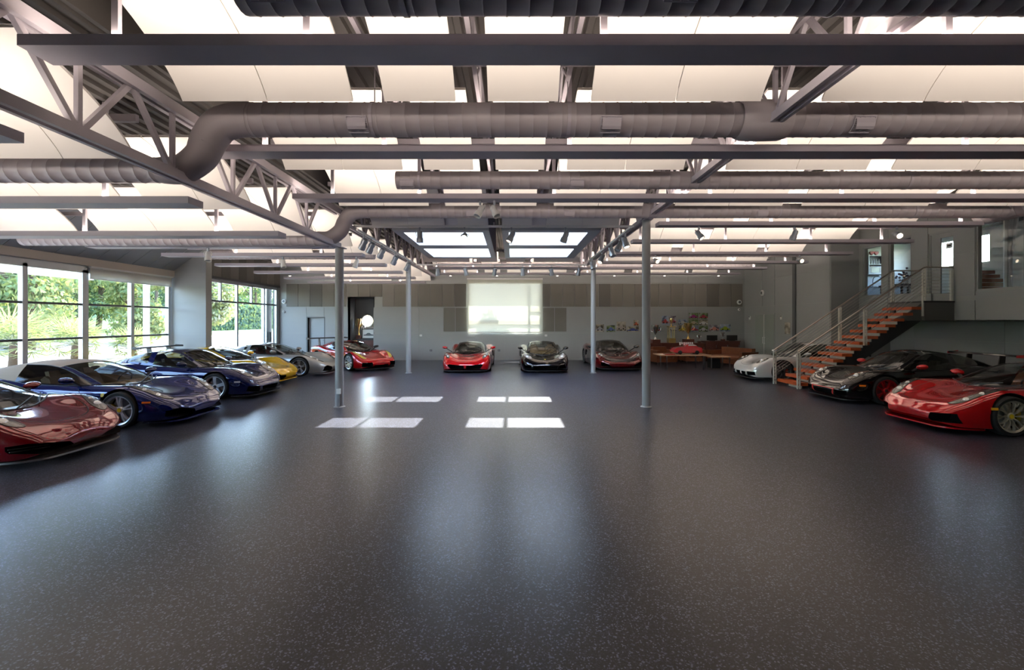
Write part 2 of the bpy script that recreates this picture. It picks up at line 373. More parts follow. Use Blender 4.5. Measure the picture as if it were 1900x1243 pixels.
# mezzanine wall with openings (y0, y1, z0, z1)
OPN = [(16.13, 17.0, 2.90, 4.72), (14.93, 15.83, 2.87, 4.80), (13.42, 14.32, 2.62, 4.72), (11.62, 12.86, 2.85, 5.1)]
m = MB(); t = .18; edges = sorted(OPN); prev = YF
for (y0, y1, z0, z1) in edges:
    m.box(XM, XM + t, prev, y0, 2.0, ZTOP); m.box(XM, XM + t, y0, y1, 2.0, z0); m.box(XM, XM + t, y0, y1, z1, ZTOP); prev = y1
m.box(XM, XM + t, prev, Y17, 2.0, ZTOP)
wall_mezz = struct('wall_mezzanine', m, M_JOINT)
M_MEZZ = M_WALL
for y0, y1, z0, z1 in ((15.83, 16.13, 2.86, 5.5), (14.32, 14.93, 2.86, 3.95), (14.32, 14.93, 3.95, 5.5), (12.86, 13.42, 2.72, 3.95), (12.86, 13.42, 3.95, 5.5), (9.2, 11.62, 2.72, 3.95), (9.2, 11.62, 3.95, 5.5), (6, 9.2, 2.72, 3.95), (6, 9.2, 3.95, 5.5),
                       (11.62, 12.86, 2.02, 2.84), (12.86, 14.2, 2.02, 2.60), (9.2, 11.62, 2.02, 2.72), (6, 9.2, 2.02, 2.72), (14.2, 15.85, 2.02, 2.86), (15.85, 17.18, 2.02, 2.88)):
    p = MB(); p.box(XM - .015, XM, y0 + .012, y1 - .012, z0 + .012, z1 - .012); p.build('panel', M_MEZZ, wall_mezz)
m = MB(); m.box(XM, 19.2, YF, 17.2, 2.0, 2.6); m.box(12.25, 19.2, 17.32, 21.0, 2.4, 2.6); struct('floor_mezzanine', m, mat('mezzanine_slab', (.35, .33, .30), .6))
m = MB(); m.box(XLOW, XLOW + .2, YF, 17.4, 0, 2.0); wall_low = struct('wall_lower', m, M_JOINT)
for y0 in (16.2, 13.2, 10.2, 7.2, 4.2, 1.2):
    for z0, z1 in ((.1, 1.39), (1.39, 2.0)):
        p = MB(); p.box(XLOW - .015, XLOW, y0 - 3 + .012, y0 - .012, z0 + .01, z1 - .01); p.build('panel', M_WALLR, wall_low)
m = MB(); m.box(XLOW - .015, XLOW, 16.2, 17.2, .1, 2.0); m.build('panel', M_WALLR, wall_low)
m = MB(); m.box(XM + .22, 14.6, Y17, Y17 + .12, 0, 2.0); struct('wall_recess_end', m, M_WALLR)
# mezzanine rooms
RY0, RY1, RZ0, RZ1 = 17.25, 19.8, 4.22, 5.35
m = MB(); m.box(18.0, 18.2, YF, RY0, 2.6, 5.6); m.box(18.0, 18.2, RY1, 20.8, 2.6, 5.6); m.box(18.0, 18.2, RY0, RY1, 2.6, RZ0); m.box(18.0, 18.2, RY0, RY1, RZ1, 5.6)
struct('wall_mezzanine_rear', m, M_WHITE)
f = MB(); f.box(18.02, 18.12, RY0, RY0 + .06, RZ0, RZ1); f.box(18.02, 18.12, RY1 - .06, RY1, RZ0, RZ1); f.box(18.02, 18.12, RY0 + .06, RY1 - .06, RZ0, RZ0 + .06); f.box(18.02, 18.12, RY0 + .06, RY1 - .06, RZ1 - .06, RZ1)
wr_ = struct('window_20', f, M_WHITE); p = MB(); p.box(18.066, 18.072, RY0 + .06, RY1 - .06, RZ0 + .06, RZ1 - .06); p.build('pane', M_PANE, wr_)
m = MB(); m.box(12.25, 18.2, 20.6, 20.8, 2.6, 5.6); struct('wall_mezzanine_end', m, M_WHITE)
# glazing of the mezzanine openings
for i, (y0, y1, z0, z1) in enumerate(OPN):
    f = MB(); w = .05
    f.box(XM + .02, XM + .12, y0, y0 + w, z0, z1); f.box(XM + .02, XM + .12, y1 - w, y1, z0, z1); f.box(XM + .02, XM + .12, y0 + w, y1 - w, z0, z0 + w); f.box(XM + .02, XM + .12, y0 + w, y1 - w, z1 - w, z1)
    if i == 2:
        dd = struct('door_3', f, M_MEZZ); l = MB(); a0, a1, b0, b1 = y0 + w, y1 - w, z0 + .01, z1 - w
        l.box(XM + .05, XM + .09, a0, a0 + .10, b0, b1); l.box(XM + .05, XM + .09, a1 - .30, a1, b0, b1); l.box(XM + .05, XM + .09, a0 + .1, a1 - .3, b0, b0 + .22); l.box(XM + .05, XM + .09, a0 + .1, a1 - .3, b1 - .14, b1)
        lf = l.build('door_leaf', M_MEZZ, dd); p = MB(); p.box(XM + .066, XM + .074, a0 + .1, a1 - .3, b0 + .22, b1 - .14); p.build('pane', M_PANE, lf)
        h = MB(); h.bar((XM + .02, a1 - .08, 3.6), (XM + .02, a1 - .20, 3.6), .02, .02); h.tube((XM + .05, a1 - .08, 3.6), (XM + .02, a1 - .08, 3.6), .012); h.build('door_handle', M_DISC, lf)
    else:
        ww = struct('window_%d' % (5 + i), f, M_WALL); p = MB(); p.box(XM + .066, XM + .074, y0 + w, y1 - w, z0 + w, z1 - w); p.build('pane', M_PANE, ww)

# ---- left wall with the glass doors
m = MB(); m.box(XL - .25, XL, YF, 16.2, 3.78, 5.6)
m.box(XL - .25, XL, 16.2, YB + .25, 3.74, 5.6); m.box(XL - .25, XL, 16.15, 16.55, 0, 3.78); m.box(XL - .25, XL, 23.42, YB + .25, 0, 3.8); m.box(XL - .25, XL, YF, -6.4, 0, 3.78)
wall_left = struct('wall_left', m, M_WALL)
for k in range(12):
    y0 = 16.5 + k * .59
    p = MB(); p.box(XL, XL + .03, y0 + .01, y0 + .58, 3.80, 4.95); p.build('panel', M_TAUPE[(k * 2 + k // 3) % 4], wall_left)
m = MB(); m.box(XL, -10.8, 16.15, 16.45, 0, 4.95); fin = struct('wall_fin', m, M_JOINT)
for z0, z1 in ((0.02, 1.56), (1.56, 2.62), (2.62, 3.68), (3.68, 4.93)):
    p = MB(); p.box(XL + .1, -10.80, 16.135, 16.15, z0 + .006, z1 - .006); p.build('panel', M_WALL, fin)
bays = [(-6.4, -3.2), (-3.2, 0.0), (0.0, 3.3), (3.3, 6.5), (6.5, 9.7), (9.7, 12.9), (12.9, 16.1)]
for i, (y0, y1) in enumerate(bays):
    f = MB(); X0, X1 = XL - .14, XL - .02
    for yy, hwid in ((y0 + .045, .045), ((y0 + y1) / 2, .06), (y1 - .045, .045)): f.box(X0, X1, yy - hwid, yy + hwid, 0, 3.44)
    f.box(X0, X1, y0, y1, 3.36, 3.62)
    ww = struct('window_%d' % (9 + i), f, M_ALU)
    tr = MB()
    for z in (.06, .62, 1.535, 2.47):
        for a0, a1 in ((y0 + .09, (y0 + y1) / 2 - .06), ((y0 + y1) / 2 + .06, y1 - .09)): tr.box(X0 + .01, X1 - .01, a0, a1, z - .028, z + .028)
    tr.build('transom', M_DKALU, ww)
    for a0, a1 in ((y0 + .09, (y0 + y1) / 2 - .06), ((y0 + y1) / 2 + .06, y1 - .09)):
        for z0, z1 in ((.09, .592), (.648, 1.507), (1.563, 2.442), (2.498, 3.36)): p = MB(); p.box(XL - .084, XL - .078, a0, a1, z0, z1); p.build('pane', M_TINT, ww)
m = MB(); m.box(XL - .02, XL + .10, YF, 16.13, 3.56, 3.78); struct('trim_2', m, mat('header_beige', (.55, .49, .43), .5))
f = MB(); X0, X1 = XL - .12, XL - .02
for y in (16.57, 20.04, 22.2, 23.38): f.box(X0, X1, y - .05, y + .05, 0, 3.66)
for y in (18.9, 21.16): f.box(X0, X1, y - .04, y + .04, 2.82, 3.66)
f.box(X0, X1, 16.55, 23.42, 3.58, 3.72)
w8 = struct('window_8', f, M_ALU); tr = MB()
for a0, a1 in ((16.62, 19.99), (20.09, 22.15), (22.25, 23.33)):
    for z in (.05, 2.82): tr.box(X0 + .01, X1 - .01, a0, a1, z - .035, z + .035)
tr.build('transom', M_DKALU, w8)
for a0, a1, z0, z1 in ((16.62, 19.99, .085, 2.785), (20.09, 22.15, .085, 2.785), (22.25, 23.33, .085, 2.785), (16.62, 18.86, 2.855, 3.58), (18.94, 19.99, 2.855, 3.58), (20.09, 21.12, 2.855, 3.58), (21.2, 22.15, 2.855, 3.58), (22.25, 23.33, 2.855, 3.58)):
    p = MB(); p.box(XL - .074, XL - .068, a0, a1, z0, z1); p.build('pane', M_TINT, w8)
m = MB(); m.box(XL, XL + .13, 16.6, 23.4, 3.70, 3.80); struct('trim_3', m, M_DKALU)
# roller blind half down on the glass door beside the fin wall
bl = thing('roller_blind', 'short white roller blind at the top of the glass door beside the fin wall', 'blind', (XL + .05, 14.5, 3.22))
m = MB(); m.box(XL + .03, XL + .036, 12.98, 16.08, 3.22, 3.56); m.build('blind_cloth', shade_mat('blind_cloth', (.80, .78, .74), .4), bl)
m = MB(); m.box(XL + .022, XL + .045, 12.98, 16.08, 3.20, 3.225); m.build('bottom_bar', M_WHITE, bl)
m = MB(); m.tube((XL + .05, 12.95, 3.55), (XL + .05, 16.1, 3.55), .045, 12); m.build('roller', M_WHITE, bl, True)
# sloped soffit above the glass doors
sof = MB(); A, B = (XL + .1, 3.79), (-10.32, 4.93)
sof.prism([A, B, (B[0], B[1] + .05), (A[0], A[1] + .05)], 'y', YF, 16.13); soffit = struct('ceiling_soffit', sof, mat('soffit_joint', (.55, .56, .58), .5))
for k in range(34):
    y1 = 16.10 - k * .605; y0 = y1 - .575
    if y0 < -4: break
    p = MB(); p.prism([(A[0], A[1] - .018), (B[0], B[1] - .018), B, A], 'y', y0, y1); p.build('panel', M_SOFFIT, soffit)
# front wall behind the camera
m = MB(); m.box(-12.4, 18.2, YF - .2, YF, 0, 5.7); struct('wall_front', m, M_WALL)
m = MB(); m.box(14.2, 14.4, YF, 3, 0, 2.0); struct('wall_lower_front', m, M_WALLR)

# ---- roof deck
def deck(mb, x0, x1, y0, y1, z, pitch=.20, h=.045):
    prof = []; x = x0
    while x < x1 - 1e-6:
        for u, dz in ((0, 0), (.38, 0), (.5, h), (.88, h)):
            if x + u * pitch <= x1: prof.append((x + u * pitch, z + dz))
        x += pitch
    prof.append((x1, z))
    mb.grid([[(p[0], y0, p[1]) for p in prof], [(p[0], y1, p[1]) for p in prof]])
    mb.box(x0, x1, y0, y1, z + .08, z + .2)
SKX = [(-2.92, -.80), (-.10, 2.02)]; SKY = [(12.30, 14.35), (15.05, 17.0)]
m = MB(); ZD = 5.55; ZDL = 4.95
deck(m, -12.3, -4.12, YF, YB + .25, ZDL); m.box(-4.16, -4.10, YF, YB + .25, ZDL, ZD + .2)
deck(m, -4.1, 18.2, YF, 12.02, ZD); deck(m, -4.1, 18.2, 17.3, YB + .25, ZD); deck(m, -4.1, -3.16, 12.02, 17.3, ZD); deck(m, 2.30, 18.2, 12.02, 17.3, ZD); deck(m, -.62, -.28, 12.02, 17.3, ZD)
ceiling = struct('ceiling', m, M_DECK)
# curved white panels
def sail_mesh(wd):
    a_, b_, zc_ = 2.3, 1.2, 3.98; rows = []; n = 12
    for i in range(n + 1):
        u = math.sin(i / n * math.pi / 2 * .9) / math.sin(math.pi / 2 * .9); t = .92 + u * (2.14 - .92)
        rows.append((t, zc_ + b_ * math.sqrt(1 - (t / a_) ** 2)))
    mb = MB()
    lo = [[(0, y, z), (wd, y, z)] for y, z in rows]; hi = [[(0, y, z + .03), (wd, y, z + .03)] for y, z in rows]
    mb.grid(lo); mb.grid(hi); k = len(rows)
    mb.add([p[0] for p in lo] + [p[0] for p in hi], [(i, i + 1, k + i + 1, k + i) for i in range(k - 1)])
    mb.add([p[1] for p in lo] + [p[1] for p in hi], [(i, i + 1, k + i + 1, k + i) for i in range(k - 1)])
    mb.add([*lo[-1], *hi[-1]], [(0, 1, 3, 2)])
    return mb.mesh('panel', M_SAIL, True, angle=30)
PITCH = 2.28
COLS = [(-10.70, -9.05, -.63), (-8.60, -7.39, -.63), (-7.38, -6.15, -.63), (-5.80, -4.95, -.63), (-4.94, -4.15, -.63), (-3.63, -2.70, 0), (-2.69, -1.755, 0), (-1.41, -.628, 0), (-.27, .50, 0), (.865, 1.79, 0), (1.80, 2.73, 0), (3.40, 4.52, 0), (4.53, 5.65, 0), (6.05, 7.37, 0), (7.38, 8.70, 0), (9.10, 10.35, 0), (10.36, 10.95, 0)]
SM = {}
for x0, x1, dz in COLS:
    wd = round(x1 - x0, 3)
    if wd not in SM: SM[wd] = sail_mesh(wd)
    for k in range(-4, 10):
        yb_ = 5.04 + PITCH * (k - 1)
        if -4 < x0 < 3 and 12.0 < yb_ < 18: continue
        if yb_ > YB or (k >= 4 and (x0 < -9.5 or x0 > 10.3)): continue
        link('panel', SM[wd], ceiling, (x0, yb_ - 2.14, dz if (dz == 0 or k <= 3) else (-.48 if k == 4 else -.36)))
# white angle strips along the lower panel edges, beams across above them
for k in range(-2, 10):
    yb_ = 5.04 + PITCH * (k - 1)
    for nm, x0, x1, dz in (('left', -10.1, -4.2, -.63), ('main', -3.9, 11.8, 0)):
        spans = [(x0, x1)]
        if nm == 'main' and 12 < yb_ < 18: spans = [(3.3, x1)]
        for a0, a1 in spans:
            j = tag(MB().box(a0, a1, yb_ + .06, yb_ + .11, 4.86 + dz, 4.94 + dz).build('roof_purlin', M_STEEL), 'grey steel roof purlin above the curved panels of the low bay' if nm == 'left' else 'grey steel roof purlin above the curved panels of the main bays', 'purlin', 'roof purlins across the hall')
# web members of the small joists that show in the gaps between panel columns
GAPS = [(-8.82, -.63), (-5.97, -.63), (-1.58, 0), (-.45, 0), (.68, 0), (5.85, 0), (8.90, 0)]
JL = ['slim open-web joist in the panel gap closest to the glass doors', 'slim open-web joist in the panel gap between the glass doors and the low truss', 'slim open-web joist in the panel gap next to the low truss', 'slim open-web joist in the panel gap in line with the skylight divider', 'slim open-web joist in the panel gap over the black hypercar', 'slim open-web joist in the panel gap over the lounge table', 'slim open-web joist in the panel gap over the staircase foot']
for (gx, dz), jl in zip(GAPS, JL):
    yend = 23.3 if (gx < -4 or gx > 3) else 11.9
    J = thing('roof_joist', jl, 'joist', (gx, 0, 4.9 + dz), 0, 'open-web joists in the panel gaps')
    for z in (5.42 + dz, 4.98 + dz): MB().box(gx - .025, gx + .025, -2, yend, z - .025, z + .025).build('chord', M_STEEL, J)
    w = MB(); w.bar((0, 0, 0), (0, .57, .44), .025, .025); wme = w.mesh('web', M_STEEL); w = MB(); w.bar((0, .57, .44), (0, 1.14, 0), .025, .025); wme2 = w.mesh('web', M_STEEL)
    y = 2.2
    while y < yend - 1.2:
        for q in (wme, wme2): link('web', q, J, (0, y, 4.98 + dz - (4.9 + dz)))
        y += 1.14

# ---- main trusses
def truss(name, label, X, y0, y1, zb, ztp, first=4.26, sp=1.18):
    T = thing(name, label, 'truss', (X, y0, zb), 0, 'main roof trusses')
    for z, wdt, h in ((zb, .05, .10), (ztp, .06, .12)):
        for s in (-1, 1):
            MB().box(X + s * .055 - wdt / 2, X + s * .055 + wdt / 2, y0, y1, z - h / 2, z + h / 2).build('chord', M_STEEL, T)
    n = MB(); n.bar((0, 0, 0), (0, 0, ztp - zb), .045, .045); vme = n.mesh('web', M_STEEL)
    n = MB(); n.bar((0, 0, 0), (0, sp / 2, ztp - zb), .05, .05); rme_ = n.mesh('web', M_STEEL)
    n = MB(); n.bar((0, 0, 0), (0, -sp / 2, ztp - zb), .05, .05); lme_ = n.mesh('web', M_STEEL)
    y = first - 5 * sp
    while y < y1:
        for q in (vme, rme_, lme_):
            if y0 + .6 < y < y1 - .6: link('web', q, T, (0, y - y0, 0))
        y += sp
    return T
truss('roof_truss', 'low steel truss with slanted webs running up to the column with the wall socket', -4.04, -6, 10.6, 3.75, 4.52)
truss('roof_truss', 'steel truss with track lights above the white curtain side of the skylight bay', -4.04, 10.8, 23.5, 4.32, 5.15)
truss('roof_truss', 'long higher steel truss on the stair side of the skylight', 3.12, -6, 23.5, 4.40, 5.22)
for T, lb in zip([o for o in COL.objects if o.name.startswith('roof_truss')], ('low steel truss running forward from the column with a wall socket', 'steel truss between the two columns on the glass-door side of the skylight', 'long steel truss on the staircase side of the skylight')): T['label'] = lb

# ---- round columns
M_POST = mat('grey_column_paint', (.33, .335, .345), .45, var=.04, vscale=3)
def column(x, y, ztop, label):
    T = thing('support_column', label, 'column', (x, y, 0), 0, 'round steel columns')
    m = MB(); m.tube((x, y, 0), (x, y, ztop), .095, 24); m.build('shaft', M_POST, T, True)
    m = MB(); m.lathe([(.096, 0), (.13, 0), (.13, .012), (.10, .03), (.096, .03)], 24, 'z', (x, y, 0)); m.build('base_collar', M_POST, T, True)
    m = MB(); m.box(x - .13, x + .13, y - .13, y + .13, ztop - .02, ztop); m.build('cap_plate', M_STEEL, T)
    return T
c1 = column(-4.04, 10.69, 3.72, 'round grey column with a white socket box near its foot')
m = MB(); m.box(-4.07, -3.97, 10.57, 10.60, .32, .44); m.build('socket_box', M_WHITE, c1)
m = MB(); m.box(-4.045, -3.995, 10.578, 10.60, .0, .32); m.build('conduit', M_POST, c1)
column(3.12, 10.69, 4.38, 'round grey column standing on the open floor towards the staircase')
column(-4.02, 17.7, 4.3, 'round grey column between the two red cars at the back')
column(3.12, 17.7, 4.35, 'round grey column beside the dark red car with black scoops')

# ---- skylight
sky = thing('skylight', 'white four-light roof skylight with deep splayed wells', 'skylight', (-.45, 14.6, 4.38))
for ux0, ux1, ox in ((-3.16, -.62, SKX[0]), (-.28, 2.32, SKX[1])):
    m = MB(); z0, z1 = 4.38, 4.46; ys = [12.0, SKY[0][0], SKY[0][1], SKY[1][0], SKY[1][1], 17.32]
    for a0, a1 in ((ys[0], ys[1]), (ys[2], ys[3]), (ys[4], ys[5])): m.box(ux0, ux1, a0, a1, z0, z1)
    for b0, b1 in ((ux0, ox[0]), (ox[1], ux1)):
        for y0, y1 in SKY: m.box(b0, b1, y0, y1, z0, z1)
    m.build('frame', mat('skylight_frame', (.50, .52, .55), .5), sky)
    for y0, y1 in SKY:
        m = MB(); t = .03
        m.box(ox[0] - t, ox[0], y0, y1, z1, 5.8); m.box(ox[1], ox[1] + t, y0, y1, z1, 5.8); m.box(ox[0] - t, ox[1] + t, y0 - t, y0, z1, 5.8); m.box(ox[0] - t, ox[1] + t, y1, y1 + t, z1, 5.8)
        m.build('well', M_WHITE, sky)
        m = MB(); cx = ox[0] + .47 * (ox[1] - ox[0]); m.box(cx - .035, cx + .035, y0, y1, 5.74, 5.80); m.build('glazing_bar', M_WHITE, sky)
        for b0, b1 in ((ox[0], cx - .035), (cx + .035, ox[1])): p = MB(); p.box(b0, b1, y0, y1, 5.76, 5.768); p.build('pane', M_PANE, sky)
    m = MB(); m.box(ux0, ux1, 12.02, 12.05, z1, 5.75); m.box(ux0, ux1, 17.27, 17.3, z1, 5.75); m.box(ux0, ux0 + .03, 12.05, 17.27, z1, 5.75); m.box(ux1 - .03, ux1, 12.05, 17.27, z1, 5.75)
    m.build('curb', M_STEEL, sky)
    # sloped fascia towards the camera, in two boards
    cx = (ux0 + ux1) / 2 + (.15 if ux0 < -2 else -.15)
    for b0, b1 in ((ux0 + .02, cx - .008), (cx + .008, ux1 - .02)):
        p = MB(); p.prism([(11.93, 4.44), (11.90, 4.44), (11.55, 4.98), (11.58, 4.98)], 'x', b0, b1); p.build('fascia_board', mat('fascia_grey', (.80, .77, .78), .5), sky)

# ---- uplight troughs
M_TUBE = mat('warm_fluorescent_tube', (.9, .85, .8), .4, emit=(1.0, .86, .72), estr=3.0)
def trough(y, x0, x1, zb, label, straps, ztop, power=1.0, w=.29, h=.09, lit=True):
    T = thing('uplight_trough', label, 'light fixture', ((x0 + x1) / 2, y + w / 2, zb), 0, 'grey uplight troughs hung under the curved ceiling')
    m = MB(); t = .012
    m.box(x0, x1, y, y + w, zb, zb + t); m.box(x0, x1, y, y + t, zb + t, zb + h); m.box(x0, x1, y + w - t, y + w, zb + t, zb + h); m.box(x0, x0 + t, y + t, y + w - t, zb + t, zb + h); m.box(x1 - t, x1, y + t, y + w - t, zb + t, zb + h)
    m.build('housing', M_STEEL, T)
    for sx in straps:
        if x0 + .1 < sx < x1 - .1:
            p = MB(); p.box(sx - .028, sx + .028, y + w / 2 - .02, y + w / 2 + .02, zb + t, ztop); p.build('hanger', M_STEEL, T)
    if not lit: return
    m = MB(); m.tube((x0 + .1, y + w / 2 + .07, zb + .045), (x1 - .1, y + w / 2 + .07, zb + .045), .013, 8); m.build('lamp_tube', M_TUBE, T, True)
    px_ = HX + FPX * (x0 + x1) / 2 / (y + w / 2); nm_ = 'trough_light' if 0 <= px_ <= 1900 else 'trough_light_offscreen'
    ld = bpy.data.lights.new(nm_, 'AREA'); ld.shape = 'RECTANGLE'; ld.size = x1 - x0 - .2; ld.size_y = .16; ld.energy = UPLIGHT * (x1 - x0) * power; ld.color = WARM
    lo = bpy.data.objects.new(nm_, ld); COL.objects.link(lo); lo.parent = T; lo.location = (0, 0, h + .005); lo.rotation_euler = (math.pi - math.radians(38), 0, 0)
ST = [-10.2, -7.8, -5.4, -3.28, -1.70, .755, 3.6, 6.0, 8.4, 10.4]
LBM = {1: 'long grey uplight trough between the grilled duct and the duct bending at the truss', 2: 'long grey uplight trough just past the duct that bends at the low truss', 3: 'long grey uplight trough carrying the pair of white floodlights', 4: 'grey uplight trough starting beside the free-standing column on the staircase side', 5: 'grey uplight trough on the staircase side just past the spotlight trough', 6: 'grey uplight trough with a bright spotlight near the step in the side wall', 7: 'grey uplight trough over the white coupe and the lounge table', 8: 'grey uplight trough crossing between the far light track and the back wall', 9: 'last grey uplight trough before the back wall with downlights under it'}
LBL = {1: 'low-bay grey uplight trough ending at the low truss before the bent duct', 2: 'low-bay grey uplight trough just past the lowered end of the bent duct', 3: 'low-bay grey uplight trough beside the lowered duct that drops at the socket column', 4: 'low-bay grey uplight trough with a white spotlight by the fin wall', 5: 'low-bay grey uplight trough carrying two white spotlights', 6: 'low-bay grey uplight trough beyond the two white spotlights', 7: 'low-bay grey uplight trough over the silver coupe', 8: 'low-bay grey uplight trough over the red racing coupe', 9: 'last low-bay grey uplight trough before the back wall'}
for k in range(-2, 10):
    y = 3.65 + PITCH * (k - 1)
    lm, ll = LBM.get(k, 'grey uplight trough near the glazed front wall'), LBL.get(k, 'low-bay grey uplight trough near the glazed front wall')
    if k <= 3: trough(y, -3.95, 11.5, 4.20, lm, ST, 5.5, lit=k >= 1)
    elif k == 4: trough(y, 3.36, 10.8, 4.20, lm, ST, 5.5, lit=k >= 1)
    elif k <= 7: trough(y, 3.36, 11.2, 4.20, lm, ST, 5.5, lit=k >= 1)
    else: trough(y, -3.6, 10.9, 4.24, lm, ST, 5.5, lit=k >= 1)
    trough(y, -10.9 if k < 4 else -9.8, -4.2, 3.53 if k < 4 else (3.70 if k == 4 else 3.82), ll, ST, 4.9, lit=k >= 1)

# ---- air ducts
def ridged(x0, x1, y, z, r, pitch=.17):
    pts = []; rs = []; n = max(2, int(abs(x1 - x0) / pitch)); s = (x1 - x0) / n
    for i in range(n):
        x = x0 + i * s
        pts += [(x, y, z), (x + s * .44, y, z), (x + s * .5, y, z), (x + s * .56, y, z)]; rs += [r, r, r + .005, r]
    pts.append((x1, y, z)); rs.append(r)
    m = MB(); m.path(pts, r, 20, True, rs); return m
def duct(label, y, z, r, x0, x1, grilles=(), left=None, hang=()):
    T = thing('air_duct', label, 'air duct', ((x0 + x1) / 2, y, z), 0, 'round spiral air ducts')
    ridged(x0, x1, y, z, r).build('duct_section', M_DUCT, T, True, angle=50)
    for gx in grilles:
        g = MB(); rows = []
        for a in range(5):
            an = math.radians(-118 + a * 14); rows.append([(gx + u * .11, y + (r + .012) * math.cos(an) * -1 if False else y - (r + .012) * math.cos(math.radians(62 - a * 14 - 30)), z - (r + .012) * math.sin(math.radians(62 - a * 14 + 0))) for u in (-1, 1)])
        g.grid(rows)
        for a in range(9): an = math.radians(12 + a * 6.5); g.bar((gx - .12, y - (r + .016) * math.cos(an), z - (r + .016) * math.sin(an)), (gx + .12, y - (r + .016) * math.cos(an), z - (r + .016) * math.sin(an)), .008, .012)
        for u in (-.12, -.06, 0, .06, .12): g.path([(gx + u, y - (r + .014) * math.cos(math.radians(10 + a * 9)), z - (r + .014) * math.sin(math.radians(10 + a * 9))) for a in range(7)], .006, 5)
        g.build('air_grille', M_STEEL, T)
    for hx in hang:
        h = MB(); h.bar((hx, y, z + r), (hx, y, 5.5 if x0 > -4.5 else 4.9), .012, .012); h.lathe([(r + .003, -.02), (r + .008, -.02), (r + .008, .02), (r + .003, .02)], 24, 'x', (hx, y, z), closed=True); h.build('hanger', M_STEEL, T)
    if left:
        zl, rl, xe = left
        pts = crom([(x0 + .05, y, z), (x0 - .12, y, z), (x0 - .36, y, z - .07), (x0 - .50, y, z - .26), (x0 - .53, y, (z + zl) / 2 - .02), (x0 - .60, y, zl + .16), (x0 - .82, y, zl + .01), (x0 - 1.08, y, zl)], 4)
        nP = len(pts); m = MB(); m.path(pts, r, 20, True, [r * 1.02 + (rl * 1.04 - r * 1.02) * (i / (nP - 1)) ** 2 for i in range(nP)]); m.build('duct_elbow', M_DUCT, T, True)
        ridged(xe, x0 - 1.05, y, zl, rl).build('duct_section', M_DUCT, T, True, angle=50)
    return T
duct('round air duct nearest overhead with a closed end and perforated grilles', 3.37, 4.48, .20, -2.0, 11.1, (-1.75, 1.2, 4.4), None, (-.8, 2.4, 6))
d1 = duct('round air duct that bends down at the low truss', 5.65, 4.48, .20, -3.25, 11.1, (-1.86, 1.18, 4.2), (3.86, .15, -10.9), (-1.7, .68, 6.9, 9.5))
m = MB(); m.lathe([(.205, -.30), (.235, -.22), (.24, .0), (.235, .22), (.21, .3)], 24, 'x', (3.05, 5.62, 4.46)); m.build('coupling', M_DUCT, d1, True)
duct('slim round air duct with a flat closed end in front of the skylight', 7.93, 4.44, .15, -2.0, 11.1, (-1.8, 1.1), None, (-1.6, .8, 6.8))
T3 = duct('round air duct in front of the skylight that bends down beside the column', 10.21, 4.46, .16, -3.25, 11.0, (-.9, 1.25, 5.5), (3.84, .155, -10.9), (-1.6, .8, 5.9, 8.9))
m = MB(); m.path(crom([(10.85, 10.21, 4.46), (10.95, 10.205, 4.465), (11.02, 10.18, 4.48), (11.07, 10.12, 4.50)], 4), .16, 20, True, None); m.build('duct_elbow', M_DUCT, T3, True)
tk = thing('air_duct', 'thick trunk air duct running along the upper-floor wall', 'air duct', (11.25, 3, 4.56), 0, 'round spiral air ducts')
m = MB(); pts = []; rs = []; y = 10.9
while y > -4: pts += [(11.25, y, 4.56), (11.25, y - .08, 4.56), (11.25, y - .09, 4.56), (11.25, y - .10, 4.56)]; rs += [.25, .25, .256, .25]; y -= .18
m.path(pts, .25, 20, True, rs); m.build('duct_section', M_DUCT, tk, True, angle=50)
m = MB(); m.ball((11.25, 10.9, 4.56), .25, 20, 10); m.build('duct_end', M_DUCT, tk, True)
duct('round air duct over the lounge corner', 16.6, 4.50, .17, 3.5, 10.4, (), None, (5, 8))
duct('round air duct close to the back wall over the lounge', 20.9, 4.55, .17, -3.4, 11.0, (), None, (-1, 5, 8))
duct('round air duct over the red striped car', 14.6, 4.12, .15, -9.6, -4.4, (), None, (-6, -9))
# ================================================================ sports cars
M_GLOSSBLACK = mat('gloss_black_trim', (.01, .01, .011), .12, coat=.6)
M_TYRE = mat('tyre_rubber', (.014, .014, .015), .75, bump=.2, bscale=120)
M_LAMPDARK = mat('headlight_housing', (.16, .155, .15), .18, .75)
M_LENS = mat('headlight_lens', (.9, .9, .88), .06, .55, coat=1.0)
M_AMBER = mat('amber_marker', (.9, .22, .015), .25, coat=.5)
M_YELLOWLAMP = mat('yellow_headlight_film', (.75, .5, .02), .12, .2, coat=1.0)
M_TAIL = mat('red_tail_lamp', (.45, .01, .01), .15, coat=1.0)
M_CARGLASS = glass_mat('car_glass', (.46, .48, .46), ior=1.55)
M_COVERGLASS = glass_mat('lamp_cover_glass', (.93, .94, .94), ior=1.5)
M_DARKINT = mat('dark_interior', (.03, .028, .027), .7)
M_TANINT = mat('tan_leather_interior', (.42, .27, .13), .55)
M_YBADGE = mat('yellow_enamel_badge', (.85, .62, .02), .3)
M_GRILLE = mat('dark_grille_mesh', (.008, .008, .009), .9, 0, spec=.1)

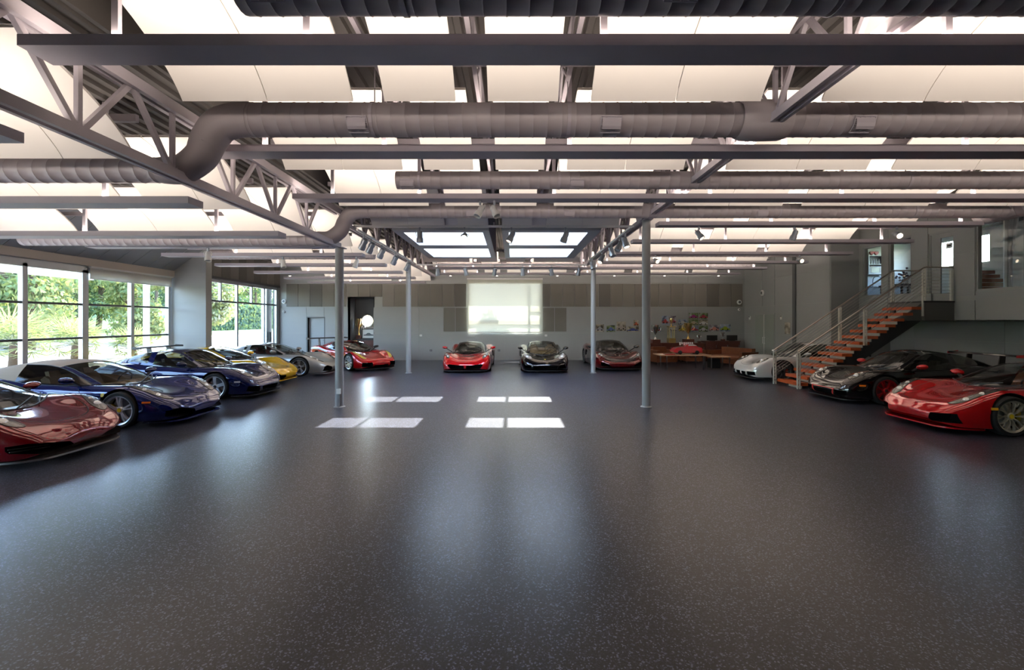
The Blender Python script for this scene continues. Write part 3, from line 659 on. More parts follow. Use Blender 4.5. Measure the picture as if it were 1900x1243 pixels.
def base_spec(**kw):
    s = dict(
        a=1.30, xf=2.27, xr=-2.20, rw=.342, crest=.78,
        zt=[(2.27, .37), (2.2, .445), (2.0, .525), (1.7, .60), (1.3, .675), (1.0, .735), (.75, .78), (.2, .82), (-.5, .85), (-1.1, .93), (-1.8, .94), (-2.12, .90), (-2.2, .78)],
        zf=[(2.27, .345), (2.15, .45), (1.95, .56), (1.65, .71), (1.35, .785), (1.0, .785), (.5, .79), (0, .81), (-.6, .85), (-1.1, .925), (-1.4, .955), (-1.8, .94), (-2.12, .89), (-2.2, .76)],
        hw=[(2.27, .52), (2.24, .62), (2.15, .75), (2.0, .85), (1.75, .915), (1.3, .95), (.75, .925), (0, .915), (-.55, .945), (-1.15, .965), (-1.7, .95), (-2.0, .90), (-2.2, .78)],
        zb=[(2.27, .205), (2.2, .16), (2.05, .125), (1.5, .115), (-1.6, .12), (-1.95, .16), (-2.2, .30)],
        cowl=.72, bow=.30, header=-.12, roofend=-.72, end=-1.62, rbow=.12, bpillar=-.62,
        zr=[(.72, .76), (.3, .985), (-.12, 1.15), (-.4, 1.19), (-.72, 1.165), (-1.2, 1.06), (-1.62, .93)],
        wbelt=[(.72, .74), (.2, .80), (-.5, .80), (-1.1, .72), (-1.62, .58)],
        wrail=[(.72, .72), (.3, .635), (-.12, .56), (-.6, .545), (-1.1, .53), (-1.62, .52)],
        intakes=[], lamps=[], marker=None, rim='five', rim_col=(.45, .45, .47), caliper=(.55, .4, .02), seat=(.05, .045, .04),
        interior=M_DARKINT, roofmat=None, mirror=(.42, .12), mirror_mat=None, lip=True, lipmat=M_BLACK, wing=None, hub=M_BLACK, pillar=None, rearglass=None)
    s.update(kw); return s

def rim_mesh(style, r, wd, mt):
    """alloy wheel rim, axle along y, outer face towards +y"""
    m = MB(); rr = r * .76
    m.lathe([(rr * .97, -wd * .45), (rr * .99, -wd * .2), (rr * .90, wd * .1), (rr * .93, wd * .40), (rr, wd * .47), (rr * 1.045, wd * .5), (rr * 1.05, wd * .46), (rr * 1.0, wd * .40)], 40, 'y')
    hubr = r * .20
    m.lathe([(.001, wd * .36), (hubr * .8, wd * .36), (hubr, wd * .30), (hubr, wd * .12), (.001, wd * .12)], 20, 'y')
    def spoke(a0, a1, w0, w1, r0=hubr * .7, r1=None, d0=.30, d1=.42, t=.10):
        r1 = r1 or rr * .97; vs = []
        for rad, ang, w, dep in ((r0, a0, w0, d0), (r0 * .45 + r1 * .55, a0 * .45 + a1 * .55, (w0 + w1) / 2, d0 * .5 + d1 * .5 + .06), (r1, a1, w1, d1)):
            ca, sa = math.cos(ang), math.sin(ang)
            for s_, y in ((-1, wd * dep), (1, wd * dep), (.8, wd * (dep - t * 2)), (-.8, wd * (dep - t * 2))):
                vs.append((rad * ca - s_ * w / 2 * sa, y, rad * sa + s_ * w / 2 * ca))
        m.add(vs, [(k, (k + 1) % 4, 4 + (k + 1) % 4, 4 + k) for k in range(4)] + [(4 + k, 4 + (k + 1) % 4, 8 + (k + 1) % 4, 8 + k) for k in range(4)] + [(3, 2, 1, 0), (8, 9, 10, 11)])
    if style == 'five':                      # five split spokes
        for k in range(5):
            a = 2 * math.pi * k / 5 + math.pi / 2
            for d in (-.13, .13): spoke(a + d * .75, a + d * 1.15, r * .095, r * .085)
    elif style == 'mesh':                    # ten Y spokes
        for k in range(10):
            a = 2 * math.pi * k / 10
            spoke(a, a, r * .065, r * .05, r1=rr * .62)
            for d in (-.155, .155): spoke(a, a + d, r * .05, r * .045, r0=rr * .55, d0=.38, d1=.42)
    elif style == 'ten':
        for k in range(10): a = 2 * math.pi * k / 10; spoke(a, a, r * .10, r * .07)
    elif style == 'star':
        for k in range(5): a = 2 * math.pi * k / 5 + math.pi / 2; spoke(a, a, r * .20, r * .26)
    else:                                    # thin twin spokes of a racing wheel
        for k in range(7):
            a = 2 * math.pi * k / 7 + .3
            for d in (-.09, .09): spoke(a + d * .4, a + d * 1.6, r * .05, r * .05)
    return m.mesh('rim', mt, True, angle=30)

def make_car(name, label, S, paint_m, loc, rz, scale=1.0):
    root = thing(name, label, 'car', (loc[0], loc[1], 0), rz, 'cars parked around the garage'); root.scale = (scale,) * 3
    OFF[root.name] = (0, 0, 0)
    zt, zf, hw, zb = pchip(S['zt']), pchip(S['zf']), pchip(S['hw']), pchip(S['zb'])
    xf, xr, a, rw = S['xf'], S['xr'], S['a'], S['rw']; CR = S['crest']
    def section(x):
        h, b, f, t = hw(x), zb(x), zf(x), zt(x); H = max(f - b, .05)
        P = [(0, b), (h * .60, b), (h * .93, b + .004), (h * .975, b + .10 * H), (h * .995, b + .30 * H), (h, b + .52 * H), (h * .985, b + .72 * H), (h * .945, b + .885 * H), (h * .88, b + .97 * H),
             (h * CR, f), (h * CR * .78, f * .72 + t * .28), (h * CR * .52, f * .25 + t * .75), (h * .2, t * .96 + .04 * max(f, t)), (0, t)]
        return crom(P, 3)
    def zsurf(x, y):
        sec = [p for p in section(x)][18:]; y = abs(y)
        for p, q in zip(sec[:-1], sec[1:]):
            if q[0] <= y <= p[0]:
                u = (p[0] - y) / max(p[0] - q[0], 1e-6); return p[1] * (1 - u) + q[1] * u
        return sec[0][1] if y > sec[0][0] else sec[-1][1]
    NS = 78; rows = []
    for i in range(NS + 1):
        t = i / NS; s = .55 * t + .45 * (.5 - .5 * math.cos(math.pi * t)); x = xr + (xf - xr) * s
        half = section(x)
        rows.append([(x, p[0], p[1]) for p in half] + [(x, -p[0], p[1]) for p in half[-2:0:-1]])
    def shrink(row, dx, k):
        cz = sum(p[2] for p in row) / len(row); return [(p[0] + dx, p[1] * (k + (1 - k) * .55), cz + (p[2] - cz) * k) for p in row]
    last, first = rows[-1], rows[0]
    rows = [shrink(first, -.035, .35), shrink(first, -.028, .65), shrink(first, -.014, .88)] + rows + [shrink(last, .014, .90), shrink(last, .028, .68), shrink(last, .036, .38)]
    m = MB(); m.grid(rows, True); w = len(rows[0]); m.add(rows[0], [tuple(range(w))]); m.add(rows[-1], [tuple(range(w - 1, -1, -1))])
    me = m.mesh('body', [paint_m])
    bm = bmesh.new(); bm.from_mesh(me); bmesh.ops.remove_doubles(bm, verts=bm.verts, dist=1e-5); bmesh.ops.recalc_face_normals(bm, faces=bm.faces); bm.to_mesh(me); bm.free()
    # cutters: wheel wells, cabin, intakes
    c = MB()
    for ax in (a, -a):
        for sd in (-1, 1):
            y0, y1 = sorted((sd * .56, sd * 1.3)); n = 36; rr = rw + .045
            poly = [(ax + rr * math.cos(2 * math.pi * k / n), rw + .01 + rr * math.sin(2 * math.pi * k / n)) for k in range(n)]
            c.prism(poly, 'y', y0, y1)
    c.mi = 1
    wbelt, wrail = pchip(S['wbelt']), pchip(S['wrail'])
    xc, xh, xre, xe, bow = S['cowl'], S['header'], S['roofend'], S['end'], S['bow']
    cab = []
    for k in range(9):
        x = xc + .02 - (xc + .02 - (xre - .05)) * k / 8; cab.append((x, wbelt(x) - .07))
    cab = [(xc + bow * .55, .35)] + cab
    c.prism(cab + [(x, -y) for x, y in cab[::-1]], 'z', .34, 2.0)
    c.mi = 2
    for it in S['intakes']:
        poly, depth, sides = it[0], it[1], it[2] if len(it) > 2 else (1, -1)
        for sd in sides:
            pl = [(sd * p[0], p[1]) for p in poly]
            if len(it) > 3 and it[3] == 'side': c.prism(poly, 'y', sd * 1.3, sd * depth)
            else: c.prism(pl, 'x', depth, xf + .3)
    cm = c.mesh('cutter', [M_BLACK, S['interior'], M_GRILLE])
    bo = bpy.data.objects.new('tmp_body', me); co = bpy.data.objects.new('tmp_cutter', cm); COL.objects.link(bo); COL.objects.link(co)
    for mm in (M_BLACK, S['interior'], M_GRILLE): me.materials.append(mm)
    md = bo.modifiers.new('cut', 'BOOLEAN'); md.operation = 'DIFFERENCE'; md.object = co; md.solver = 'EXACT'; md.material_mode = 'TRANSFER'
    dg = bpy.context.evaluated_depsgraph_get(); cut = bpy.data.meshes.new_from_object(bo.evaluated_get(dg), depsgraph=dg)
    bpy.data.objects.remove(bo); bpy.data.objects.remove(co)
    cut.name = 'body'; cut.polygons.foreach_set('use_smooth', [True] * len(cut.polygons)); cut.set_sharp_from_angle(angle=math.radians(40))
    body = link('body', cut, root)
    bm = bmesh.new(); bm.from_mesh(me); bvh = BVHTree.FromBMesh(bm); bm.free()      # uncut surface for conforming parts
    def cast(u, v, ax, sd):
        if ax == 'z': o, d = Vector((u, v, 3)), Vector((0, 0, -1))
        elif ax == 'x': o, d = Vector((5, u, v)), Vector((-1, 0, 0))
        elif ax == '-x': o, d = Vector((-5, u, v)), Vector((1, 0, 0))
        else: o, d = Vector((u, sd * 3, v)), Vector((0, -sd, 0))
        h = bvh.ray_cast(o, d)
        if h[0] is None:
            h = bvh.find_nearest(o + d * (2.6 if ax == 'y' else 2.9))
        nrm = h[1] if h[1].dot(d) < 0 else -h[1]
        return h[0], nrm
    def patch(nm, poly, ax, mt, off=.004, sides=(1, -1), parent=None, k=4, cuts=3, smooth_poly=True, dome=0.0):
        out = []
        for sd in sides:
            pl = [(p[0], sd * p[1]) if ax == 'z' else ((sd * p[0], p[1]) if ax in ('x', '-x') else p) for p in poly]
            pl = crom(pl, k, True) if smooth_poly else pl
            bm = bmesh.new(); vs = [bm.verts.new((p[0], p[1], 0)) for p in pl]; bm.faces.new(vs)
            bmesh.ops.triangulate(bm, faces=bm.faces[:])
            for _ in range(cuts): bmesh.ops.subdivide_edges(bm, edges=[e for e in bm.edges if e.calc_length() > .035], cuts=1, use_grid_fill=False); bmesh.ops.triangulate(bm, faces=bm.faces[:])
            cx = sum(p[0] for p in pl) / len(pl); cy = sum(p[1] for p in pl) / len(pl)
            mx = max(math.hypot(p[0] - cx, p[1] - cy) for p in pl)
            for v in bm.verts:
                bd = min(1, math.hypot(v.co.x - cx, v.co.y - cy) / mx)
                p, n = cast(v.co.x, v.co.y, ax, sd); v.co = p + n * (off + dome * (1 - bd * bd))
            bmesh.ops.recalc_face_normals(bm, faces=bm.faces)
            mm = bpy.data.meshes.new(nm); bm.to_mesh(mm); bm.free(); mm.materials.append(mt)
            mm.polygons.foreach_set('use_smooth', [True] * len(mm.polygons)); out.append(link(nm, mm, parent or root))
        return out
    def stripe(nm, pts, ax, wd=.008, mt=M_BLACK, off=.0015, sides=(1, -1), parent=None):
        for sd in sides:
            mb = MB()
            pl = crom([(p[0], sd * p[1]) if ax == 'z' else ((sd * p[0], p[1]) if ax == 'x' else p) for p in pts], 6); rows = []
            for i, p in enumerate(pl):
                q0, q1 = pl[max(i - 1, 0)], pl[min(i + 1, len(pl) - 1)]; dx, dy = q1[0] - q0[0], q1[1] - q0[1]; l = math.hypot(dx, dy) or 1
                row = []
                for s in (-.5, .5):
                    P, n = cast(p[0] - dy / l * wd * s, p[1] + dx / l * wd * s, ax, sd); row.append(tuple(P + n * off))
                rows.append(row)
            mb.grid(rows); mb.build(nm, mt, parent or body, True, world=False, fixn=False)
    # greenhouse
    zr = pchip(S['zr']); n1, n2, n3 = 9, 5, 9
    xs = [xc + (xh - xc) * i / n1 for i in range(n1)] + [xh + (xre - xh) * i / n2 for i in range(n2)] + [xre + (xe - xre) * i / n3 for i in range(n3 + 1)]
    G = []; NSIDE, NTOP = 5, 8
    for i, x in enumerate(xs):
        wb, wr = wbelt(x), wrail(x); zbelt = zsurf(x, wb) - .012; zc = max(zr(x), zbelt)
        zrail = zbelt + (zc - zbelt) * .87; row = []
        u = min(1, (xc - x) / (xc - xh)); bw = bow * (1 - u) + .06 * max(0, 1 - abs(u - 1)) if x >= xh else .06
        if x < xre: v = (xre - x) / (xre - xe); bw = -S['rbow'] * v + .06 * (1 - v)
        if i in (0, len(xs) - 1): wr = wb
        for j in range(NSIDE):
            t = j / NSIDE; bul = .022 * math.sin(math.pi * t); row.append((x, wb + (wr - wb) * t + bul, zbelt + (zrail - zbelt) * t))
        for j in range(NTOP + 1):
            t = j / NTOP; y = wr * (1 - t) * (1 if j else 1); xx = x + bw * (1 - (y / max(wr, .01)) ** 2)
            z = zrail + (zc - zrail) * (1 - (1 - t) ** 2)
            if i in (0, len(xs) - 1): z = zsurf(xx, y) - .012
            row.append((xx, y, z))
        G.append(row + [(p[0], -p[1], p[2]) for p in row[-2::-1]])
    W = len(G[0]); nJ = NSIDE + NTOP; iH, iR, iE = n1, n1 + n2, len(xs) - 1
    ib = min(range(len(xs)), key=lambda i: abs(xs[i] - S['bpillar']))
    iq = min(range(len(xs)), key=lambda i: abs(xs[i] - S.get('quarter', xre - .1)))
    def region(nm, sel, mt, parent=root, smooth=True):
        fs = [(i, j) for i in range(len(xs) - 1) for j in range(W - 1) if sel(i, j if j < nJ else W - 2 - j, j < nJ)]
        idx = {}; mb = MB()
        def vi(i, j):
            if (i, j) not in idx: idx[(i, j)] = len(mb.v); mb.v.append(G[i][j])
            return idx[(i, j)]
        for i, j in fs: mb.f.append((vi(i, j), vi(i + 1, j), vi(i + 1, j + 1), vi(i, j + 1))); mb.m.append(0)
        return mb.build(nm, mt, parent, smooth, world=False, fixn=False, angle=60)
    roofm = S['roofmat'] or paint_m; pil = S['pillar'] or roofm
    region('windshield', lambda i, j, L: j > NSIDE and i < iH, M_CARGLASS)
    for side in (True, False):
        region('side_window', lambda i, j, L: L == side and j < NSIDE and 0 < i < ib, M_CARGLASS)
        if iq > ib + 1: region('quarter_window', lambda i, j, L: L == side and 0 < j < NSIDE and ib + 1 <= i < iq, M_CARGLASS)
    region('roof', lambda i, j, L: (j >= NSIDE and iH <= i < iR), roofm)
    region('rear_window', lambda i, j, L: j > NSIDE and i >= iR, S['rearglass'] or M_CARGLASS)
    for side in (True, False):
        region('pillar', lambda i, j, L: L == side and ((j == NSIDE and i < iH) or (j < NSIDE and i == 0)), pil)
        region('rear_pillar', lambda i, j, L: L == side and ((j == NSIDE and i >= iR) or (j < NSIDE and (i == ib or (i >= (iq if iq > ib + 1 else ib)))) or (iq > ib + 1 and j == 0 and ib <= i < iq)), roofm)
    # black weather strips along the windshield and the side windows
    def seal(pts, r): e = MB(); e.path(pts, r, 6); e.build('window_seal', M_BLACK, root, True, world=False)
    for sd in (1, -1):
        seal([(G[i][NSIDE + 1][0], sd * G[i][NSIDE + 1][1], G[i][NSIDE + 1][2] + .003) for i in range(0, iH + 1)], .007)
        seal([(G[i][NSIDE][0], sd * (G[i][NSIDE][1] + .003), G[i][NSIDE][2] - .004) for i in range(1, ib + 1)], .008)
        seal([(G[i][0][0], sd * (G[i][0][1] + .004), G[i][0][2] + .014) for i in range(1, ib + 2)], .008)
    seal([(G[0][j][0], G[0][j][1], G[0][j][2] + .014) for j in range(NSIDE, W - NSIDE)], .014)
    seal([(G[iH][j][0], G[iH][j][1], G[iH][j][2] + .002) for j in range(NSIDE + 1, W - NSIDE - 1)], .008)
    for (p, q) in (((5, .62), (1, .30)), ((9, .1), (4, .45))):
        A, B = G[0][NSIDE + p[0]], G[0][NSIDE + q[0]]
        A2, B2 = G[1][NSIDE + p[0]], G[1][NSIDE + q[0]]
        wp = MB(); wp.bar((A[0] + .03, A[1], A[2] + .03), (B2[0] + .03, B2[1], B2[2] + .035), .014, .02); wp.build('wiper', M_BLACK, root, world=False)
    # wheels
    tw = .235; ty = MB()
    ty.lathe([(rw * .75, -tw * .46), (rw * .82, -tw * .5), (rw * .93, -tw * .5), (rw * .985, -tw * .42), (rw, -tw * .28), (rw, tw * .28), (rw * .985, tw * .42), (rw * .93, tw * .5), (rw * .82, tw * .5), (rw * .75, tw * .46), (rw * .73, 0)], 40, 'y', closed=True)
    tme = ty.mesh('wheel', M_TYRE, True); rmm = mat('rim_%.2f_%.2f_%.2f' % S['rim_col'], S['rim_col'], .28, .55)
    rme = rim_mesh(S['rim'], rw, tw, rmm)
    dk = MB(); dk.lathe([(.03, -.02), (rw * .58, -.02), (rw * .58, .0), (.03, .0)], 28, 'y', closed=True); dme = dk.mesh('brake_disc', M_DISC, True)
    hb = MB(); hb.lathe([(.001, tw * .40), (rw * .10, tw * .395), (rw * .12, tw * .36), (rw * .12, tw * .33)], 18, 'y'); hme = hb.mesh('hub_cap', S['hub'], True)
    cl = MB()
    for k in range(6):
        a0, a1 = -.55 + k * .18, -.55 + (k + 1) * .18
        cl.prism([(rw * .42 * math.cos(a0), rw * .42 * math.sin(a0)), (rw * .64 * math.cos(a0), rw * .64 * math.sin(a0)), (rw * .64 * math.cos(a1), rw * .64 * math.sin(a1)), (rw * .42 * math.cos(a1), rw * .42 * math.sin(a1))], 'y', -.045, .035)
    cme = cl.mesh('brake_caliper', mat('caliper_%.2f_%.2f' % S['caliper'][:2], S['caliper'], .4, coat=.5))
    for ax in (a, -a):
        for sd in (1, -1):
            yy = sd * (hw(ax) - tw / 2 - .018)
            wo = link('wheel', tme, root, (ax, yy, rw), (0, 0, 0 if sd > 0 else math.pi))
            link('rim', rme, wo); link('brake_disc', dme, wo); link('brake_caliper', cme, wo, rot=(0, math.pi if (ax > 0) == (sd > 0) else 0, 0)); link('hub_cap', hme, wo)
    # cabin
    sm = mat('seat_%.2f_%.2f_%.2f' % S['seat'], S['seat'], .6)
    ss = MB()
    for prof, hw0, hw1 in (([(.25, .40), (.27, .50), (-.18, .46), (-.22, .36)], .24, .22), ([(-.12, .44), (-.22, .42), (-.46, .92), (-.40, .98), (-.32, .92)], .24, .17), ([(-.36, .96), (-.45, .96), (-.48, 1.06), (-.41, 1.07)], .12, .10)):
        n = len(prof); ss.add([(p[0], s * (hw0 + (hw1 - hw0) * k / (n - 1)), p[1] - .05) for s in (-1, 1) for k, p in enumerate(prof)], [tuple(range(n)), tuple(range(2 * n - 1, n - 1, -1))] + [(k, n + k, n + (k + 1) % n, (k + 1) % n) for k in range(n)])
    sme = ss.mesh('seat', sm, True)
    sx = (xc + xre) / 2 - .03
    for sd in (1, -1): link('seat', sme, root, (sx, sd * .36, 0))
    d = MB(); d.prism([(xc + .12, .70), (xc - .12, .78), (xc - .25, .72), (xc - .25, .5), (xc + .12, .4)], 'y', -wbelt(xc) + .09, wbelt(xc) - .09); d.build('dashboard', M_BLACK if S['interior'] is M_DARKINT else S['interior'], root, world=False)
    sw = MB(); sw.path([(xc - .38 + .05 * math.sin(t), .36 + .17 * math.cos(t), .76 + .16 * math.sin(t)) for t in [2 * math.pi * k / 20 for k in range(21)]], .014, 6, False)
    for k in range(3): t = math.pi / 2 * (3 + 0) + (k - 1) * 1.5; sw.bar((xc - .36, .36, .75), (xc - .38 + .05 * math.sin(t), .36 + .17 * math.cos(t), .76 + .16 * math.sin(t)), .03, .012)
    sw.build('steering_wheel', M_BLACK, root, True, world=False)
    rm = MB(); rm.ball((xh + .16, 0, zr(xh) - .10), (.02, .11, .03), 10, 6); rm.build('rear_view_mirror', M_BLACK, root, True, world=False)
    # door mirrors
    mmx, mup = S['mirror']; mmat = S['mirror_mat'] or paint_m; wy = wbelt(mmx)
    for sd in (1, -1):
        mb = MB(); z0 = zsurf(mmx, wy); yo = wy + S.get('mirror_out', .20)
        rows = []
        for k, (dx, sc) in enumerate(((-.07, .9), (-.06, 1.0), (0, .98), (.05, .78), (.085, .45), (.10, .1))):
            rows.append([(mmx + dx, sd * (yo + .115 * sc * math.cos(t)), z0 + mup + .062 * sc * math.sin(t) + .012 * math.cos(t)) for t in [2 * math.pi * q / 14 for q in range(14)]])
        mb.grid(rows, True); mb.add(rows[0], [tuple(range(14))]); mb.add(rows[-1], [tuple(range(13, -1, -1))])
        mo = mb.build('door_mirror', mmat, root, True, world=False)
        st = MB(); st.bar((mmx + .04, sd * (wy + .0), z0 + .0), (mmx + .02, sd * (yo - .05), z0 + mup - .02), .05, .03); st.build('mirror_arm', M_BLACK, mo, world=False)
        gl = MB(); gl.add([(mmx - .072, sd * (yo + .09 * math.cos(t)), z0 + mup + .048 * math.sin(t)) for t in [2 * math.pi * q / 12 for q in range(12)]], [tuple(range(12))]); gl.build('mirror_glass', M_DISC, mo, world=False)
    # lamps
    for lp in S['lamps']:
        poly, lenses = lp['poly'], lp.get('lens', []); hm = lp.get('mat', M_LAMPDARK)
        hs = patch('headlight', poly, 'z', hm, .003, dome=.0)
        for o, sd in zip(hs, (1, -1)):
            for (lx, ly, lr) in lenses:
                p, n = cast(lx, sd * ly, 'z', sd); b = MB(); b.ball((0, 0, 0), (lr, lr, lr * .5), 14, 8); lo = b.build('lamp_lens', lp.get('lensmat', M_LENS), o, True, world=False)
                lo.location = p - n * (lr * .22); lo.rotation_euler = (n + Vector((.9, 0, -.2))).to_track_quat('Z', 'Y').to_euler()
            oc = patch('lamp_cover', poly, 'z', M_COVERGLASS, .012, sides=(sd,), parent=o, dome=.016)
        stripe('lamp_outline', [p for p in crom(poly, 3, True)] + [poly[0]], 'z', .009, M_BLACK, .005)
    if S['marker']:
        mx, mz, ml, mh = S['marker']
        patch('side_marker', [(mx - ml, mz - mh), (mx + ml, mz - mh), (mx + ml, mz + mh), (mx - ml, mz + mh)], 'y', S.get('marker_mat', M_AMBER), .004, smooth_poly=False, cuts=2)
    for nm, pts, ax, wd in S.get('lines', []): stripe(nm, pts, ax, wd)
    for nm, poly, ax, mt, sides in S.get('patches', []): patch(nm, poly, ax, mt, .004, sides, cuts=3)
    patch('tail_light', [(.55, zt(xr) * .86 - .06), (.70, zt(xr) * .86 - .06), (.70, zt(xr) * .86 + .05), (.55, zt(xr) * .86 + .05)], '-x', M_TAIL, .006)
    # splitter along the front edge, sills between the wheels
    if S['lip']:
        pts = [(x, hw(x) * .93 + .02) for x in [a + rw + .06 + (xf - a - rw - .06) * k / 14 for k in range(15)]]; ex = .0 if S['lipmat'] == 'paint' else .035; pts = [(x, y - (.02 if not ex else 0)) for x, y in pts]; pts.append((xf + ex - .01, hw(xf) * .5)); l = MB()
        lz = S.get('lipz', .10); l.prism(pts + [(x, -y) for x, y in pts[::-1]], 'z', lz - .012, lz + .014); l.build('front_splitter', paint_m if S['lipmat'] == 'paint' else S['lipmat'], root, world=False)
    for sd in (1, -1): sl = MB(); sl.prism([(x, sd * (hw(x) * .93 + .03)) for x in (-a + rw + .08, -.4, .4, a - rw - .08)] + [(a - rw - .08, sd * .5), (-a + rw + .08, sd * .5)], 'z', .095, .122); sl.build('side_sill', S.get('sillmat', M_BLACK), root, world=False)
    # intake vanes
    for vb in S.get('vanes', []):
        for (p, q, th) in vb[1]:
            for sd in (1, -1): v = MB(); v.bar((p[0], sd * p[1], p[2]), (q[0], sd * q[1], q[2]), th, .012); v.build(vb[0], vb[2], root, world=False)
    if S['wing']:
        wx, wz, ws, wc, wm = S['wing']; g = MB()
        prof = [(.5, .0), (.42, .035), (.1, .045), (-.5, .03), (-.5, .015), (0, .0), (.4, -.012)]
        g.prism([(wx + p[0] * wc, wz + p[1] * wc / .3) for p in prof], 'y', -ws, ws)
        wo = g.build('rear_wing', wm, root, world=False)
        for sd in (1, -1): ep = MB(); ep.prism([(wx + .52 * wc, wz - .03), (wx + .5 * wc, wz + .03), (wx - .52 * wc, wz + .05), (wx - .52 * wc, wz - .035)], 'y', sd * ws, sd * (ws + .015)); ep.build('end_plate', S.get('plate_mat', wm), wo, world=False)
        for sd in (1, -1): sp = MB(); sp.prism([(wx + .12, zsurf(wx + .2, .4) - .02), (wx + .05, wz + .0), (wx - .08, wz), (wx - .04, zsurf(wx, .4) - .05)], 'y', sd * .40, sd * .425); sp.build('wing_strut', M_BLACK, wo, world=False)
    return root
# ================================================================ staircase and landing
M_TREAD = mat('orange_wood_tread', (.50, .095, .022), .4, var=.2, vscale=5, coat=.3)
M_RAIL = mat('brushed_steel_rail', (.55, .50, .44), .3, .8)
M_CABLE = mat('steel_cable', (.62, .58, .52), .3, .85)
M_POSTL = mat('perforated_post', (.62, .62, .55), .4, .4)
M_STRING = mat('dark_stringer', (.035, .037, .04), .5)
YN, YFAR = 13.5, 14.66
SX0, SX1, SN, LZ = 8.45, 12.05, 14, 2.6
run, rise = (SX1 - SX0) / SN, LZ / (SN + 1)
ST_ = thing('staircase', 'open staircase with orange wooden treads and steel cable railings', 'staircase', (SX0, (YN + YFAR) / 2, 0))
for k in range(SN):
    x = SX0 + k * run; z = rise * (k + 1)
    MB().box(x, x + .30, YN + .04, YFAR - .04, z - .085, z).build('tread', M_TREAD, ST_)
    MB().box(x + .13, x + .15, YN + .10, YFAR - .42, z - rise, z - .085).build('tread_bracket', M_POSTL, ST_)
for y in (YN + .16, YFAR - .30):
    m = MB()
    for k in range(SN):
        x = SX0 + .15 + k * run; z = rise * (k + 1) - .085
        m.prism([(x, z), (x + run, z), (x + run, max(z - .30, 0)), (x, max(z - .30 - (rise if k else 0), 0) if k else 0)], 'y', y - .03, y + .03)
    m.build('stringer', M_STRING, ST_)
def rail_z(x): return 1.08 + (x - 8.40) * (LZ + .98 - 1.08) / (12.12 - 8.40)
for y, xs, xend in ((YN, (8.43, 10.39, 12.12), 12.98), (YFAR, (8.39, 10.48, 12.16), 12.98)):
    for i, px in enumerate(xs):
        zb_ = 0 if i == 0 else (rise * (int((px - SX0) / run) + 1) - .1 if i == 1 else LZ - .45)
        zt_ = rail_z(px) - .03
        m = MB()
        for s in (-1, 1): m.box(px + s * .035 - .008, px + s * .035 + .008, y - .03, y + .03, zb_, zt_)
        zz = zb_ + .06
        while zz < zt_: m.box(px - .03, px + .03, y - .012, y + .012, zz, zz + .02); zz += .1
        m.build('railing_post', M_POSTL, ST_)
    m = MB(); xt = xs[2]; m.path([(xs[0] - .02, y, rail_z(xs[0])), (xt, y, rail_z(xt)), (xt + .05, y, rail_z(xt) + .01), (xend, y, rail_z(xt) + .01)], .024, 10); m.build('handrail', M_RAIL, ST_, True)
    for c in range(8):
        d = .10 + c * .095
        MB().tube((xs[0], y, rail_z(xs[0]) - d), (xt, y, rail_z(xt) - d), .005, 5).build('cable', M_CABLE, ST_)
        MB().tube((xt, y, rail_z(xt) - d), (xend, y, rail_z(xt) - d), .005, 5).build('cable', M_CABLE, ST_)
m = MB()
for s in (-1, 1): m.box(12.94 + s * .03 - .008, 12.94 + s * .03 + .008, YN - .03, YN + .03, LZ - .1, rail_z(12.12) - .02)
m.build('railing_post', M_POSTL, ST_)
m = MB(); m.tube((12.985, YN, LZ), (12.985, YN, rail_z(12.12)), .018, 8); m.build('end_post', M_BLACK, ST_, True)
m = MB(); m.box(12.08, XM - .02, YN - .06, YFAR + .06, LZ - .05, LZ); m.build('landing', M_STRING, ST_)
m = MB(); m.box(12.10, XM - .02, YN - .04, YFAR + .04, 2.02, LZ - .05); m.build('landing_box', mat('landing_grey', (.13, .13, .13), .6), ST_)
m = MB(); m.prism([(12.10, 2.02), (12.10, LZ - .06), (11.7, LZ - .36), (11.2, 2.02)], 'y', YN + .05, YN + .10); m.build('side_plate', mat('landing_grey', (.13, .13, .13)), ST_)

# ================================================================ upper-floor kitchen
SH = thing('kitchen_shelf', 'white wall shelf with two open compartments in the upper kitchen', 'shelf', (16.1, 20.4, 4.05)); m = MB()
x0, x1, y0, y1, z0, z1 = 15.72, 16.62, 20.22, 20.59, 4.08, 4.92; t = .035
m.box(x0, x1, y1 - .02, y1, z0, z1); m.box(x0, x0 + t, y0, y1 - .02, z0, z1); m.box(x1 - t, x1, y0, y1 - .02, z0, z1); m.box(x0 + t, x1 - t, y0, y1 - .02, z0, z0 + t); m.box(x0 + t, x1 - t, y0, y1 - .02, z1 - t, z1); m.box(x0 + t, x1 - t, y0, y1 - .02, 4.50, 4.53)
m.build('carcass', M_WHITE, SH); m = MB(); m.box(x0 + t, x1 - t, y1 - .035, y1 - .021, z0 + t, z1 - t); m.build('dark_back', M_TRIMD, SH)
MW = thing('microwave', 'white microwave oven on the lower shelf of the upper kitchen', 'microwave', (16.05, 20.38, 4.115)); m = MB(); m.box(15.80, 16.34, 20.24, 20.54, 4.118, 4.42); m.build('case', M_WHITE, MW); m = MB(); m.box(15.84, 16.2, 20.232, 20.24, 4.15, 4.39); m.build('door_glass', mat('microwave_door', (.10, .13, .06), .2), MW); m = MB(); m.box(16.225, 16.32, 20.232, 20.24, 4.15, 4.39); m.build('control_panel', mat('mw_panel', (.45, .45, .46), .4), MW)
for k in range(5):
    g = MB(); gx = 15.86 + k * .11; g.lathe([(.001, 0), (.03, 0), (.032, .14), (.012, .19), (.012, .24), (.001, .24)], 10, 'z', (gx, 20.38, 4.531)); tag(g.build('bottle', mat('clear_bottle', (.75, .78, .76), .1), None, True), 'small pale bottle standing on the upper shelf of the kitchen', 'bottle', 'bottles on the kitchen shelf')
